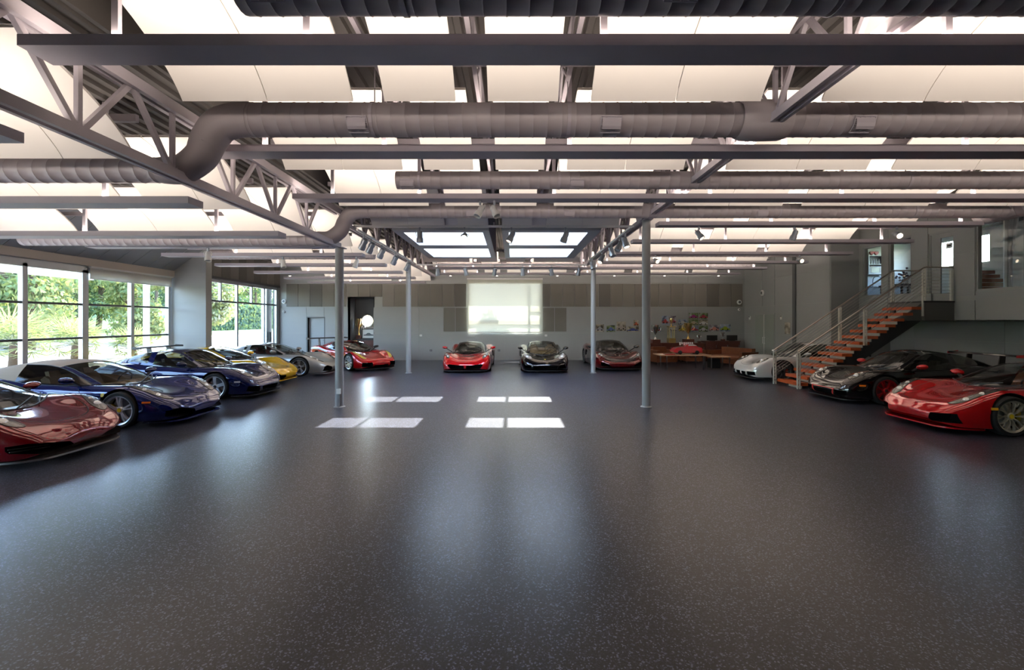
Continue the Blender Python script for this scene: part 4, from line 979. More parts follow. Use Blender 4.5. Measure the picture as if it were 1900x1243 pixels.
for k, hx in enumerate((15.98, 16.18)):
    h = MB(); pts = []
    for q in range(28): a = 2 * math.pi * q / 28; pts.append((hx + .0055 * 16 * math.sin(a) ** 3, 5.05 + .0065 * (13 * math.cos(a) - 5 * math.cos(2 * a) - 2 * math.cos(3 * a) - math.cos(4 * a))))
    h.prism(pts, 'y', 20.35, 20.43); o = tag(h.build('heart_box', mat('red_heart_tin', (.55, .02, .03), .3, coat=.5)), 'red heart-shaped box on top of the kitchen shelf', 'box', 'red heart boxes on the kitchen shelf')
    o.location.z = 4.921 - min(p[1] for p in pts)
KC = thing('kitchen_counter', 'grey kitchen counter with a curved tap in the upper kitchen', 'counter', (15.9, 20.2, 2.6)); m = MB(); m.box(14.9, 17.4, 19.95, 20.55, 2.6, 3.46); m.build('cabinet', M_WALL, KC); m = MB(); m.box(14.85, 17.45, 19.92, 20.58, 3.46, 3.51); m.build('worktop', M_TRIMD, KC); m = MB(); m.path(crom([(16.05, 20.4, 3.51), (16.05, 20.4, 3.85), (16.12, 20.35, 3.98), (16.25, 20.25, 3.95), (16.28, 20.22, 3.82)], 5), .015, 8); m.build('tap', M_DISC, KC, True)
DT = thing('dining_table', 'dark dining table seen through the upper-floor window', 'table', (14.0, 16.3, 2.6)); m = MB(); m.box(13.5, 14.6, 15.9, 16.9, 3.26, 3.31); m.build('table_top', M_STRING, DT)
for a_, b_ in ((13.56, 15.96), (14.54, 15.96), (13.56, 16.84), (14.54, 16.84)): MB().box(a_ - .025, a_ + .025, b_ - .025, b_ + .025, 2.6, 3.26).build('leg', M_STRING, DT)
FL = thing('flower_vase', 'vase of dark mixed flowers on the upper-floor table', 'vase', (13.9, 16.2, 3.31)); m = MB(); m.lathe([(.001, 0), (.06, 0), (.08, .1), (.05, .2), (.06, .22)], 14, 'z', (13.9, 16.2, 3.311)); m.build('vase', M_DISC, FL, True); m = MB(); rnd = random.Random(4)
for k in range(40): m.ball((13.9 + rnd.gauss(0, .16), 16.2 + rnd.gauss(0, .16), 3.6 + rnd.gauss(0, .08)), .04, 6, 4)
m.build('flowers', mat('dark_flowers', (.12, .08, .12), .7, var=.6, vscale=20), FL, True)
US = thing('upper_stair', 'flight of orange wooden steps beyond the upper-floor window', 'staircase', (15.9, 15.4, 2.6))
for k in range(7): MB().box(15.5, 16.55, 14.75 + k * .16, 15.10 + k * .16, 2.70 + k * .155, 2.81 + k * .155).build('tread', mat('dark_orange_tread', (.36, .075, .02), .45), US)
m = MB()
for xx in (15.58, 16.44): m.prism([(14.8, 2.6), (15.0, 2.6), (16.1, 3.66), (15.95, 3.66)], 'x', xx, xx + .04)
m.build('stringer', M_WHITE, US)
CU = thing('curtain', 'white curtain gathered at the upper-floor window', 'curtain', (14.4, 13.3, 2.62)); m = MB(); rows = []
for z in (2.62, 3.1, 3.9, 4.5, 5.2): s = .35 + .65 * abs((z - 3.4)) / 1.8; rows.append([(14.35 + .38 * s * q / 24 + .03 * math.sin(q * 1.7), 13.35 + .05 * math.cos(q * 1.7), z) for q in range(25)])
m.grid(rows); m.build('curtain_cloth', shade_mat('curtain_cloth', (.85, .86, .88), .35), CU, True, fixn=False)
m = MB(); m.tube((14.2, 13.35, 5.22), (15.0, 13.35, 5.22), .02, 8); m.build('curtain_rod', M_DISC, CU, True)
m = MB(); m.box(XM - .003, XM, 13.62, 13.78, 4.22, 4.34)
sg = thing('door_sign', 'small white sign with a dark panel on the upper glass door', 'sign', (XM + .06, 13.75, 4.2)); m = MB(); m.box(XM + .058, XM + .064, 13.60, 13.80, 4.18, 4.34); m.build('plate', M_WHITE, sg); m = MB(); m.box(XM + .054, XM + .058, 13.64, 13.76, 4.24, 4.29); m.build('dark_panel', M_BLACK, sg)

# ================================================================ lounge at the back
M_LEATHER = mat('brown_leather', (.17, .055, .022), .45, var=.25, vscale=6); M_DKWOOD = mat('dark_red_wood', (.10, .028, .018), .4, var=.3, vscale=4, coat=.2); M_GOLD = mat('trophy_gold', (.75, .55, .22), .22, .9); M_SILV = mat('trophy_silver', (.75, .74, .70), .18, .95)
def sideboard(x0, x1, y0, y1, z, label, ndoor):
    T = thing('sideboard', label, 'sideboard', ((x0 + x1) / 2, (y0 + y1) / 2, 0)); MB().box(x0, x1, y0 + .02, y1, .08, z - .035).build('body', M_DKWOOD, T); MB().box(x0 - .02, x1 + .02, y0 - .01, y1, z - .035, z).build('top', M_DKWOOD, T); MB().box(x0 + .05, x1 - .05, y0 + .06, y1 - .05, 0, .08).build('plinth', M_BLACK, T)
    for k in range(ndoor):
        a, b = x0 + (x1 - x0) * k / ndoor, x0 + (x1 - x0) * (k + 1) / ndoor; d = MB().box(a + .012, b - .012, y0, y0 + .02, .10, z - .05).build('door', M_DKWOOD, T)
        MB().box(b - .06, b - .045, y0 - .02, y0, z - .35, z - .2).build('handle', M_DISC, d)
sideboard(6.85, 9.55, 22.75, 23.3, .92, 'long dark red wooden sideboard carrying the trophies', 5)
sideboard(9.30 + .3, 11.3, 22.75, 23.3, 1.02, 'dark wooden cabinet with black screens on it near the double door', 3)
def cup(x, y, z, h, mt, label, base=.12, handles=True, tall=False):
    T = thing('trophy', label, 'trophy', (x, y, z), 0, 'trophies on display'); m = MB(); m.box(x - base, x + base, y - base, y + base, z, z + h * .18); m.build('base', M_DKWOOD if not tall else M_GOLD, T)
    b = z + h * .18; m = MB()
    if tall:
        for s in (-1, 1):
            for q in (-1, 1): m.tube((x + s * base * .7, y + q * base * .7, b), (x + s * base * .7, y + q * base * .7, b + h * .42), .02, 8)
        m.box(x - base, x + base, y - base, y + base, b + h * .42, b + h * .46); b2 = b + h * .46
        m.lathe([(.001, b2), (.05, b2), (.02, b2 + h * .08), (.03, b2 + h * .12), (.09, b2 + h * .22), (.08, b2 + h * .30), (.001, b2 + h * .30)], 14, 'z', (x, y, 0))
    else: m.lathe([(.001, b), (base * .6, b), (.018, b + h * .14), (.018, b + h * .26), (base * .45, b + h * .36), (base * .85, b + h * .6), (base * .95, b + h * .76), (base * .80, b + h * .76), (.001, b + h * .45)], 16, 'z', (x, y, 0))
    m.build('cup', mt, T, True)
    if handles and not tall:
        m = MB()
        for s in (-1, 1): m.path(crom([(x + s * base * .55, y, b + h * .40), (x + s * base * 1.3, y, b + h * .48), (x + s * base * 1.3, y, b + h * .64), (x + s * base * .85, y, b + h * .70)], 4), .012, 6)
        m.build('handle', mt, T, True)
cup(7.15, 22.95, .92, .95, M_SILV, 'silver trophy cup on a wide dark box beside the column', .20); cup(7.95, 22.95, .92, 1.30, M_GOLD, 'tall gold trophy with four pillars on the long sideboard', .17, tall=True); cup(8.80, 22.95, .92, 1.05, M_GOLD, 'gold trophy cup on a broad dark base at the end of the sideboard', .22); cup(9.35, 22.95, .92, .45, M_SILV, 'small silver trophy cup beside the broad gold one', .07); cup(10.55, 22.98, 1.02, .45, M_SILV, 'small silver trophy between the two black screens', .08)
for sx, lb in ((10.0, 'black screen lying low on the dark cabinet towards the trophies'), (11.0, 'black screen lying low on the dark cabinet towards the double door')):
    T = thing('black_monitor', lb, 'monitor', (sx, 22.98, 1.02)); MB().box(sx - .26, sx + .26, 22.94, 22.99, 1.045, 1.30).build('screen', M_BLACK, T); MB().box(sx - .12, sx + .12, 22.88, 23.06, 1.02, 1.045).build('foot', M_BLACK, T)
def sofa(label, x, y, w, d, rz, nc):
    T = thing('leather_sofa', label, 'sofa', (x, y, 0), rz); OFF[T.name] = (0, 0, 0)
    MB().box(-w / 2, w / 2, -d / 2, d / 2, .12, .30).build('base', M_LEATHER, T, world=False)
    for s in (-1, 1):
        a, b = sorted((s * w / 2, s * (w / 2 - .16))); MB().box(a, b, -d / 2, d / 2, .30, .66).build('armrest', M_LEATHER, T, world=False)
        for q in (-1, 1): MB().box(s * (w / 2 - .06) - .02, s * (w / 2 - .06) + .02, q * (d / 2 - .06) - .02, q * (d / 2 - .06) + .02, 0, .12).build('leg', M_DISC, T, world=False)
    MB().box(-w / 2 + .16, w / 2 - .16, d / 2 - .2, d / 2, .30, .80).build('backrest', M_LEATHER, T, world=False)
    for k in range(nc):
        a = -w / 2 + .17 + (w - .34) * k / nc; b = a + (w - .34) / nc - .01; m = MB(); m.box(a, b, -d / 2 - .01, d / 2 - .21, .30, .46); o = m.build('cushion', M_LEATHER, T, world=False)
        md = o.modifiers.new('soft', 'BEVEL'); md.width = .04; md.segments = 3
    return T
sofa('brown leather sofa facing the low table from the cabinet side', 9.9, 20.7, 2.1, .9, math.radians(-72), 3); sofa('brown leather armchair behind the low table by the sideboard', 7.0, 21.4, 1.0, .9, math.radians(10), 1); sofa('brown leather armchair between the sideboard and the sofa', 8.6, 21.9, .95, .85, 0, 1)
LT = thing('low_table', 'low wooden table on steel legs carrying the red model car', 'table', (7.1, 19.2, 0)); M_BIRCH = mat('pale_wood_top', (.55, .33, .20), .4, var=.15, vscale=5)
MB().box(6.05, 8.15, 18.75, 19.75, .58, .62).build('table_top', M_BIRCH, LT)
for a_ in (6.35, 7.85):
    for b_ in (18.85, 19.65): MB().box(a_ - .02, a_ + .02, b_ - .02, b_ + .02, 0, .58).build('leg', M_DISC, LT)
NT = thing('nesting_table', 'smaller low table tucked beside the pale wooden one', 'table', (8.6, 19.3, 0)); MB().box(8.2, 9.05, 18.95, 19.7, .50, .53).build('table_top', M_BIRCH, NT)
for a_ in (8.25, 9.0):
    for b_ in (19.0, 19.65): MB().box(a_ - .018, a_ + .018, b_ - .018, b_ + .018, 0, .50).build('leg', M_DISC, NT)
OT = thing('ottoman', 'black cube stool under the smaller low table', 'stool', (8.45, 19.3, 0)); o = MB().box(8.28, 8.68, 19.1, 19.5, .04, .44).build('seat', M_BLACK, OT); md = o.modifiers.new('soft', 'BEVEL'); md.width = .03; md.segments = 3
for a_ in (8.31, 8.65):
    for b_ in (19.13, 19.47): MB().box(a_ - .015, a_ + .015, b_ - .015, b_ + .015, 0, .04).build('foot', M_DISC, OT)
# red model car and tray on the low table
TC = thing('model_car', 'large red model racing car on the low table', 'model car', (7.3, 19.2, .62)); m = MB(); M_RED = mat('model_red', (.50, .01, .02), .25, coat=1)
prof = [(-.55, .08), (-.56, .22), (-.40, .30), (-.15, .33), (-.02, .42), (.25, .42), (.42, .30), (.56, .28), (.58, .12), (.54, .08)]
m.prism([(7.3 + a_, .62 + b_) for a_, b_ in crom(prof, 3, True)], 'y', 19.02, 19.40); m.build('body', M_RED, TC, True, angle=50)
for a_ in (-.34, .36):
    for b_ in (19.01, 19.36): m = MB(); m.lathe([(.001, 0), (.085, 0), (.085, .05), (.001, .05)], 16, 'y', (7.3 + a_, b_, .705)); m.build('wheel', M_BLACK, TC, True)
m = MB(); m.prism([(7.3 - .02, .98), (7.3 + .02, 1.035), (7.3 + .22, 1.035), (7.3 + .36, .98)], 'y', 19.015, 19.02); m.build('window', M_WHITE, TC)
for k in range(7): MB().box(7.0 + k * .085, 7.0 + k * .085 + .05, 19.18, 19.23, 1.04 if k % 2 else 1.0, 1.12).build('white_letter_block', M_WHITE, TC)
RT = thing('red_tray', 'flat red tray with papers on the low table', 'tray', (6.6, 19.1, .62)); MB().box(6.3, 6.7, 18.85, 19.2, .62, .645).build('tray', M_RED, RT); MB().box(6.1, 6.29, 18.9, 19.15, .62, .63).build('papers', M_WHITE, RT)
# ---- wall photographs
def photo_mat(i):
    rnd = random.Random(100 + i); m = bpy.data.materials.new('photo_print_%d' % i); m.use_nodes = True; nt = m.node_tree; b = nt.nodes['Principled BSDF']; tc = nd(nt, 'ShaderNodeTexCoord'); mp = nd(nt, 'ShaderNodeMapping'); mp.inputs['Location'].default_value = (rnd.random() * 50, 0, rnd.random() * 50)
    nz = nd(nt, 'ShaderNodeTexNoise'); nz.inputs['Scale'].default_value = 4.5; nz.inputs['Detail'].default_value = 5; nt.links.new(tc.outputs['Object'], mp.inputs[0]); nt.links.new(mp.outputs[0], nz.inputs['Vector']); cr = nd(nt, 'ShaderNodeValToRGB'); e = cr.color_ramp.elements
    pal = rnd.choice([((.03, .03, .04), (.25, .32, .45), (.5, .5, .5)), ((.05, .04, .03), (.30, .27, .20), (.55, .5, .42)), ((.02, .03, .02), (.14, .20, .06), (.4, .42, .4)), ((.06, .05, .08), (.30, .28, .30), (.6, .6, .62))])
    e[0].position = .35; e[0].color = (*pal[0], 1); e[1].position = .7; e[1].color = (*pal[2], 1); q = e.new(.5); q.color = (*pal[1], 1); nt.links.new(nz.outputs['Fac'], cr.inputs[0]); nt.links.new(cr.outputs[0], b.inputs['Base Color']); b.inputs['Roughness'].default_value = .35; return m
PH = [(160, 258, 265, 352), (290, 388, 275, 352), (405, 515, 232, 340), (525, 668, 290, 352), (605, 668, 215, 288), (820, 925, 288, 352), (938, 1018, 165, 268), (1022, 1105, 165, 262), (1010, 1115, 275, 340), (1130, 1238, 206, 266), (1135, 1237, 278, 350), (1255, 1366, 130, 200), (1374, 1480, 130, 202), (1256, 1366, 206, 272), (1374, 1480, 208, 274), (1260, 1366, 280, 350), (1374, 1478, 280, 350), (1495, 1610, 270, 346), (1620, 1745, 262, 346)]
CC = [(.3, .3, .32), (.1, .15, .35), (.35, .3, .25), (.06, .08, .25), (.5, .12, .05), (.5, .03, .02), (.35, .05, .05), (.4, .06, .1), (.6, .6, .6), (.55, .55, .55), (.5, .4, .05), (.35, .03, .2), (.4, .04, .06), (.5, .42, .3), (.7, .7, .7), (.45, .04, .08), (.6, .6, .62), (.6, .25, .2), (.3, .4, .03)]
CN = ['grey', 'blue', 'tan', 'dark blue', 'orange', 'red', 'dark red', 'crimson', 'pale grey', 'white', 'yellow', 'purple', 'deep red', 'sand-coloured', 'bright white', 'magenta-red', 'silver', 'salmon', 'lime green']
WHERE = ['beside the back column', 'second along from the back column', 'tall one above the dark red car', 'wide one low above the dark red car', 'topmost above the dark red car', 'above the silver trophy', 'upper pair above the gold trophy', 'upper pair next to the single prints', 'behind the tall gold trophy', 'upper one beside the big block', 'lower one beside the big block', 'top row of the big block', 'top row of the big block', 'middle row of the big block', 'middle row of the big block', 'bottom row of the big block', 'bottom row of the big block', 'just past the big block', 'last in the row by the corner']
for i, (a_, b_, c_, d_) in enumerate(PH):
    X0, X1 = [(1080 + q / 6.333 - HX) / FPX * 23.56 for q in (a_, b_)]; Z1, Z0 = [2 + (HY - 560 - q / 6.333) / FPX * 23.56 for q in (c_, d_)]
    T = thing('wall_photograph', 'small print of a %s car, %s' % (CN[i], WHERE[i]), 'photograph', ((X0 + X1) / 2, 23.57, Z0), 0, 'car photographs on the back wall'); OFF[T.name] = ((X0 + X1) / 2, 23.57, Z0)
    MB().box(X0, X1, 23.562, 23.579, Z0, Z1).build('print', photo_mat(i), T); w, h = X1 - X0, min(Z1 - Z0, .42); cx = (X0 + X1) / 2; s = w * .42; zc = Z0 + h * .12
    pr = crom([(-1, .10), (-1.0, .32), (-.6, .42), (-.25, .72), (.25, .74), (.55, .45), (.95, .36), (1.02, .1)], 3, True)
    m = MB(); m.prism([(cx + p[0] * s * (1 if i % 2 else -1), zc + p[1] * h * .75) for p in pr], 'y', 23.558, 23.562); m.build('printed_car', mat('printed_car_%d' % i, CC[i], .4), T)
    m = MB()
    for q in (-.55, .55): m.lathe([(.001, 0), (h * .10, 0)], 12, 'y', (cx + q * s, 23.556, zc + .12 * h))
    m.build('printed_wheels', M_BLACK, T)
T = thing('wall_photograph', 'small print of dark machinery on the side wall by the staircase', 'photograph', (11.93, 19.86, 1.45), 0); MB().box(11.915, 11.934, 19.68, 20.06, 1.45, 1.95).build('print', photo_mat(44), T)
# ---- niche shelf with trophies and framed picture
T = thing('display_cabinet', 'dark cabinet standing in the niche with the round window', 'cabinet', (-7.8, 24.3, 0)); MB().box(-8.40, -7.20, 24.1, 24.6, .0, 1.02).build('body', M_STRING, T); MB().box(-8.42, -7.19, 24.08, 24.6, 1.02, 1.06).build('top', M_STRING, T)
for a_ in (-8.38, -7.79): MB().box(a_, a_ + .57, 24.09, 24.1, .06, 1.0).build('door', M_DKWOOD, T)
cup(-8.15, 24.3, 1.06, 1.15, M_GOLD, 'tall gold trophy in the niche beside the round window', .12); cup(-7.93, 24.36, 1.06, .75, M_SILV, 'shorter silver trophy in the niche beside the gold one', .08); cup(-7.32, 24.35, 1.06, 1.05, M_GOLD, 'gold trophy in the niche behind the framed picture', .09)
T = thing('framed_picture', 'black framed drawing of a car leaning in the niche', 'picture', (-7.6, 24.15, 1.06)); m = MB(); x0, x1, z0, z1 = -7.95, -7.22, 1.065, 1.62
m.box(x0, x1, 24.12, 24.15, z0, z0 + .05); m.box(x0, x1, 24.12, 24.15, z1 - .05, z1); m.box(x0, x0 + .05, 24.12, 24.15, z0 + .05, z1 - .05); m.box(x1 - .05, x1, 24.12, 24.15, z0 + .05, z1 - .05); m.build('frame', M_BLACK, T); MB().box(x0 + .05, x1 - .05, 24.135, 24.14, z0 + .05, z1 - .05).build('mount', M_WHITE, T)
pr = crom([(-1, .10), (-1.0, .32), (-.6, .42), (-.25, .72), (.25, .74), (.55, .45), (.95, .36), (1.02, .1)], 3, True); m = MB(); m.prism([(-7.585 + p[0] * .24, 1.22 + p[1] * .22) for p in pr], 'y', 24.131, 24.135); m.build('drawn_car', M_TRIMD, T)
# ---- small wall fittings
def disc(label, c, axis, r, nm='wall_speaker', cat='speaker'):
    T = thing(nm, label, cat, c); m = MB(); s = -1
    m.lathe([(.001, -.07), (r * .7, -.07), (r, -.04), (r, 0), (.001, 0)], 18, axis, c); m.build('housing', M_WHITE, T, True); m = MB(); m.lathe([(.001, -.073), (r * .55, -.072)], 16, axis, c); m.build('grille', M_TRIMD, T, True)
disc('round white speaker high on the back wall beside the window corner', (-11.75, YB - .03, 3.02), 'y', .12); disc('small round white sensor below the speaker at the window corner', (-11.75, YB - .02, 2.48), 'y', .07, 'wall_sensor', 'sensor')
disc('round white speaker on the back wall near the staircase-side corner', (11.65, YB - .04, 2.98), 'y', .12); disc('small white sensor below the speaker near the staircase-side corner', (11.65, YB - .02, 2.60), 'y', .06, 'wall_sensor', 'sensor'); disc('white oval wall light high beside the double door', (XRB - .015, 21.85, 3.35), 'x', .14, 'wall_light', 'wall light')
for yy, lb in ((23.0, 'small white emergency fitting on the corner side of the double door'), (20.3, 'small white emergency fitting on the staircase side of the double door')):
    T = thing('emergency_light', lb, 'light', (XRB - .03, yy, 2.1)); MB().box(XRB - .06, XRB - .015, yy - .06, yy + .06, 2.08, 2.26).build('housing', M_WHITE, T); MB().box(XRB - .075, XRB - .06, yy - .04, yy + .04, 2.2, 2.25).build('lamp_head', M_TRIMD, T)
for i, (sx, sz, lb) in enumerate(((-4.72, 1.22, 'small white switch plate on the back wall beside the column'), (1.72, 1.22, 'small white switch plate below the taupe panels'), (-.70, .45, 'grey wall socket between the two centre cars'), (-4.2, .45, 'grey wall socket low behind the back column'))):
    T = thing('wall_plate', lb, 'wall plate', (sx, YB - .02, sz)); MB().box(sx - .06, sx + .06, YB - .028, YB - .018, sz, sz + .1).build('plate', M_WHITE if i < 2 else M_TRIMD, T); MB().box(sx - .015, sx + .015, YB - .033, YB - .028, sz + .03, sz + .07).build('switch', M_STEEL, T)

# ================================================================ track lighting
M_SPOT = mat('grey_spot_body', (.30, .33, .37), .35, .5); M_LIT = mat('lit_lamp_lens', (1, .9, .8), .3, emit=(1.0, .78, .55), estr=9.0); M_UNLIT = mat('unlit_lamp_lens', (.55, .58, .6), .15, .3)
def rail(p, q, label): T = thing('track_rail', label, 'track rail', p, 0, 'lighting track rails'); MB().bar(p, q, .05, .05).build('rail', M_WHITE, T); mp = [(p[i] + q[i]) / 2 for i in range(3)]; MB().bar((mp[0], mp[1], mp[2]), (mp[0], mp[1], mp[2] + .1), .03, .03).build('clip', M_STEEL, T)
rail((-3.95, 11.4, 4.36), (3.02, 11.4, 4.36), 'white lighting track across the camera side of the skylight'); rail((-3.9, 18.5, 4.28), (3.0, 18.5, 4.28), 'white lighting track beyond the skylight before the back wall'); rail((-3.80, 11.2, 4.24), (-3.80, 17.6, 4.24), 'white lighting track under the truss on the glass-door side of the skylight'); rail((2.90, 11.2, 4.30), (2.90, 17.6, 4.30), 'white lighting track under the truss on the staircase side of the skylight')
SPM = {}
def spot(x, y, z, aim, label, group, lit=False, s=1.0, white=False):
    T = thing('track_spotlight', label, 'spotlight', (x, y, z), 0, group); d = Vector(aim).normalized(); q = d.to_track_quat('-Z', 'Y').to_euler(); bm_ = M_WHITE if white else M_SPOT
    MB().box(x - .02, x + .02, y - .02, y + .02, z - .06 * s, z + .02).build('mount', M_SPOT, T)
    if 'b' not in SPM:
        m = MB(); m.lathe([(.001, .10), (.05, .10), (.06, .06), (.06, -.02), (.075, -.06), (.075, -.14), (.065, -.14), (.06, -.11)], 16, 'z'); SPM['b'] = m
        m = MB(); m.lathe([(.001, -.112), (.064, -.112)], 14, 'z'); SPM['l'] = m
        m = MB(); m.path([(-.075, 0, .0), (-.085, 0, .08), (-.06, 0, .13), (.06, 0, .13), (.085, 0, .08), (.075, 0, 0)], .008, 6); SPM['y'] = m
    for nm, k, mt in (('housing', 'b', bm_), ('lens', 'l', M_LIT if lit else M_UNLIT), ('yoke', 'y', bm_)):
        key = (k, mt.name)
        if key not in SPM: SPM[key] = SPM[k].mesh(nm, mt, True)
        link(nm, SPM[key], T, (0, 0, -.17 * s), q, (s, s, s))
def pix(px, py, y): return ((px - HX) / FPX * y, y, 2 + (HY - py) / FPX * y)
for i, (px, lit, am) in enumerate(((779, False, (0, .1, -1)), (862, True, (0, -.9, -.5)), (949, True, (-.5, -.2, -1)), (1049, False, (-.4, 0, -1)))):
    x, y, z = pix(px, 425, 11.4); spot(x, 11.4, 4.312, am, 'lit grey spotlight on the track across the camera side of the skylight' if lit else 'unlit grey spotlight on the track across the camera side of the skylight', 'spotlights on the near skylight track', lit, 1.15)
for i, px in enumerate((812, 864, 918, 970, 1023, 1074)): spot((px - HX) / FPX * 18.5, 18.5, 4.232, (.25 * math.sin(i * 2.1), .3, -1), 'grey spotlight on the track beyond the skylight', 'spotlights on the far skylight track', i % 2 == 0, 1.25)
for i, y in enumerate((11.7, 12.3, 13.3, 14.8, 16.6)): spot(-3.80, y, 4.192, (-.5, .4, -.8), 'grey spotlight under the truss on the glass-door side', 'spotlights on the glass-door side track', False, 1.2); spot(2.90, y + .1, 4.252, (-.5 if i % 2 else .2, -.3, -.9), 'grey spotlight under the truss on the staircase side', 'spotlights on the staircase side track', i in (0, 3), 1.2)
for px, py, y, am, lit, lb, wh in ((891, 381, 8.42, (-.5, -.4, -1), False, 'white floodlight of a pair under the trough, turned to the glass doors', True), (917, 381, 8.42, (.5, -.4, -1), False, 'white floodlight of a pair under the trough, turned to the staircase', True), (1297, 430, 10.7, (.5, -.5, -1), True, 'lit spotlight under the trough beside the staircase-side column', False), (1474, 430, 10.7, (-.3, .2, -1), False, 'unlit spotlight under the trough towards the staircase', False), (1664, 428, 10.7, (-.2, -1, -.5), True, 'bright lit spotlight above the staircase landing', False), (1484, 474, 15.2, (0, -1, -.3), True, 'bright spotlight at the end of a trough near the step in the wall', False), (1217, 475, 15.3, (.2, -1, -.5), True, 'bright spotlight beyond the column under the lounge trough', False), (525, 480, 12.95, (.3, -.2, -1), False, 'white spotlight under a low trough above the silver car', True), (661, 478, 12.95, (-.3, -.2, -1), False, 'white spotlight under a low trough near the column with the socket', True), (386, 478, 10.65, (.2, -.3, -1), False, 'white spotlight under a low trough by the fin wall', True)):
    y = {8.42: 8.355, 10.7: 10.635, 12.95: 12.915, 15.2: 15.195, 15.3: 15.195, 10.65: 10.635}[y]; x = (px - HX) / FPX * y; spot(x, y, (4.20 if x > -4 else 3.70 if y < 12 else 3.82) - .022, am, lb, 'single spotlights under the troughs', lit, .95, wh)
for px in (538, 646, 738, 836, 922, 1034, 1140, 1233, 1333):
    x = (px - HX) / FPX * 22.03; zt_ = 4.24 if px > 780 or px > 620 else 3.6
    if px < 795: zt_ = 4.236
    T = thing('downlight', 'small round glowing downlight under the last trough before the back wall', 'downlight', (x, 22.03, zt_ - .06), 0, 'downlights along the back wall'); m = MB(); m.lathe([(.001, 0), (.07, 0), (.07, -.05), (.06, -.05), (.055, -.02)], 16, 'z', (x, 22.03, zt_ - .001)); m.build('housing', M_SPOT, T, True); m = MB(); m.ball((x, 22.03, zt_ - .045), (.05, .05, .03), 12, 6); m.build('lamp', M_LIT, T, True)
for px, py, y in ((895, 250, 5.2), (1560, 402, 10.0)):
    pass
# ================================================================ outdoors
M_DRIVE = mat('pale_driveway', (.36, .32, .29), .85, var=.08, vscale=.6)
M_LAWN = mat('lawn_green', (.05, .10, .03), .9, var=.3, vscale=3)
M_BARK = mat('tree_bark', (.12, .08, .055), .9, var=.25, vscale=8)
def leaf_mat(name, col):
    m = bpy.data.materials.new(name); m.use_nodes = True; MATS[name] = m; nt = m.node_tree; nt.nodes.remove(nt.nodes['Principled BSDF'])
    d = nd(nt, 'ShaderNodeBsdfDiffuse'); d.inputs[0].default_value = (*col, 1); t = nd(nt, 'ShaderNodeBsdfTranslucent'); t.inputs[0].default_value = (col[0] * 1.3, col[1] * 1.2, col[2] * .6, 1)
    mx = nd(nt, 'ShaderNodeMixShader'); mx.inputs[0].default_value = .4; nt.links.new(d.outputs[0], mx.inputs[1]); nt.links.new(t.outputs[0], mx.inputs[2]); nt.links.new(mx.outputs[0], nt.nodes['Material Output'].inputs[0]); return m
L_YEL = leaf_mat('leaf_yellow_green', (.27, .30, .15)); L_MID = leaf_mat('leaf_mid_green', (.16, .22, .11)); L_DK = leaf_mat('leaf_blue_green', (.085, .145, .115)); L_PALM = leaf_mat('leaf_palm', (.24, .29, .17)); L_SAGE = leaf_mat('leaf_sage', (.30, .32, .24))
SLOPE = .12
def gz(x): return max(0, (-12.6 - x)) * SLOPE - .06
def strip(x0, x1, y0=-40, y1=90):
    m = MB(); m.add([(x0, y0, gz(x0)), (x1, y0, gz(x1)), (x1, y1, gz(x1)), (x0, y1, gz(x0)), (x0, y0, gz(x0) - .3), (x1, y0, gz(x1) - .3), (x1, y1, gz(x1) - .3), (x0, y1, gz(x0) - .3)],
                    [(0, 1, 2, 3), (7, 6, 5, 4), (0, 4, 5, 1), (1, 5, 6, 2), (2, 6, 7, 3), (3, 7, 4, 0)]); return m
struct('ground_driveway', strip(-21.5, -12.25), M_DRIVE)
struct('ground_lawn', strip(-60, -21.5), M_LAWN)
m = MB(); m.box(-12.25, 60, 25.02, 90, -.35, -.05); struct('ground_rear', m, M_DRIVE)
m = MB(); m.box(-12.25, 60, -60, YF - .25, -.35, -.05); struct('ground_front', m, M_DRIVE)
m = MB(); m.box(18.3, 60, YF - .25, 25.02, -.35, -.05); struct('ground_side', m, M_LAWN)
m = MB(); m.box(-12.4, 18.2, YB + .25, 25.75, 5.45, 5.62); struct('ceiling_eave', m, M_WHITE)
m = MB(); m.box(-12.9, -12.25, -7, 16.2, 5.0, 5.2); struct('ceiling_side_eave', m, M_WHITE)

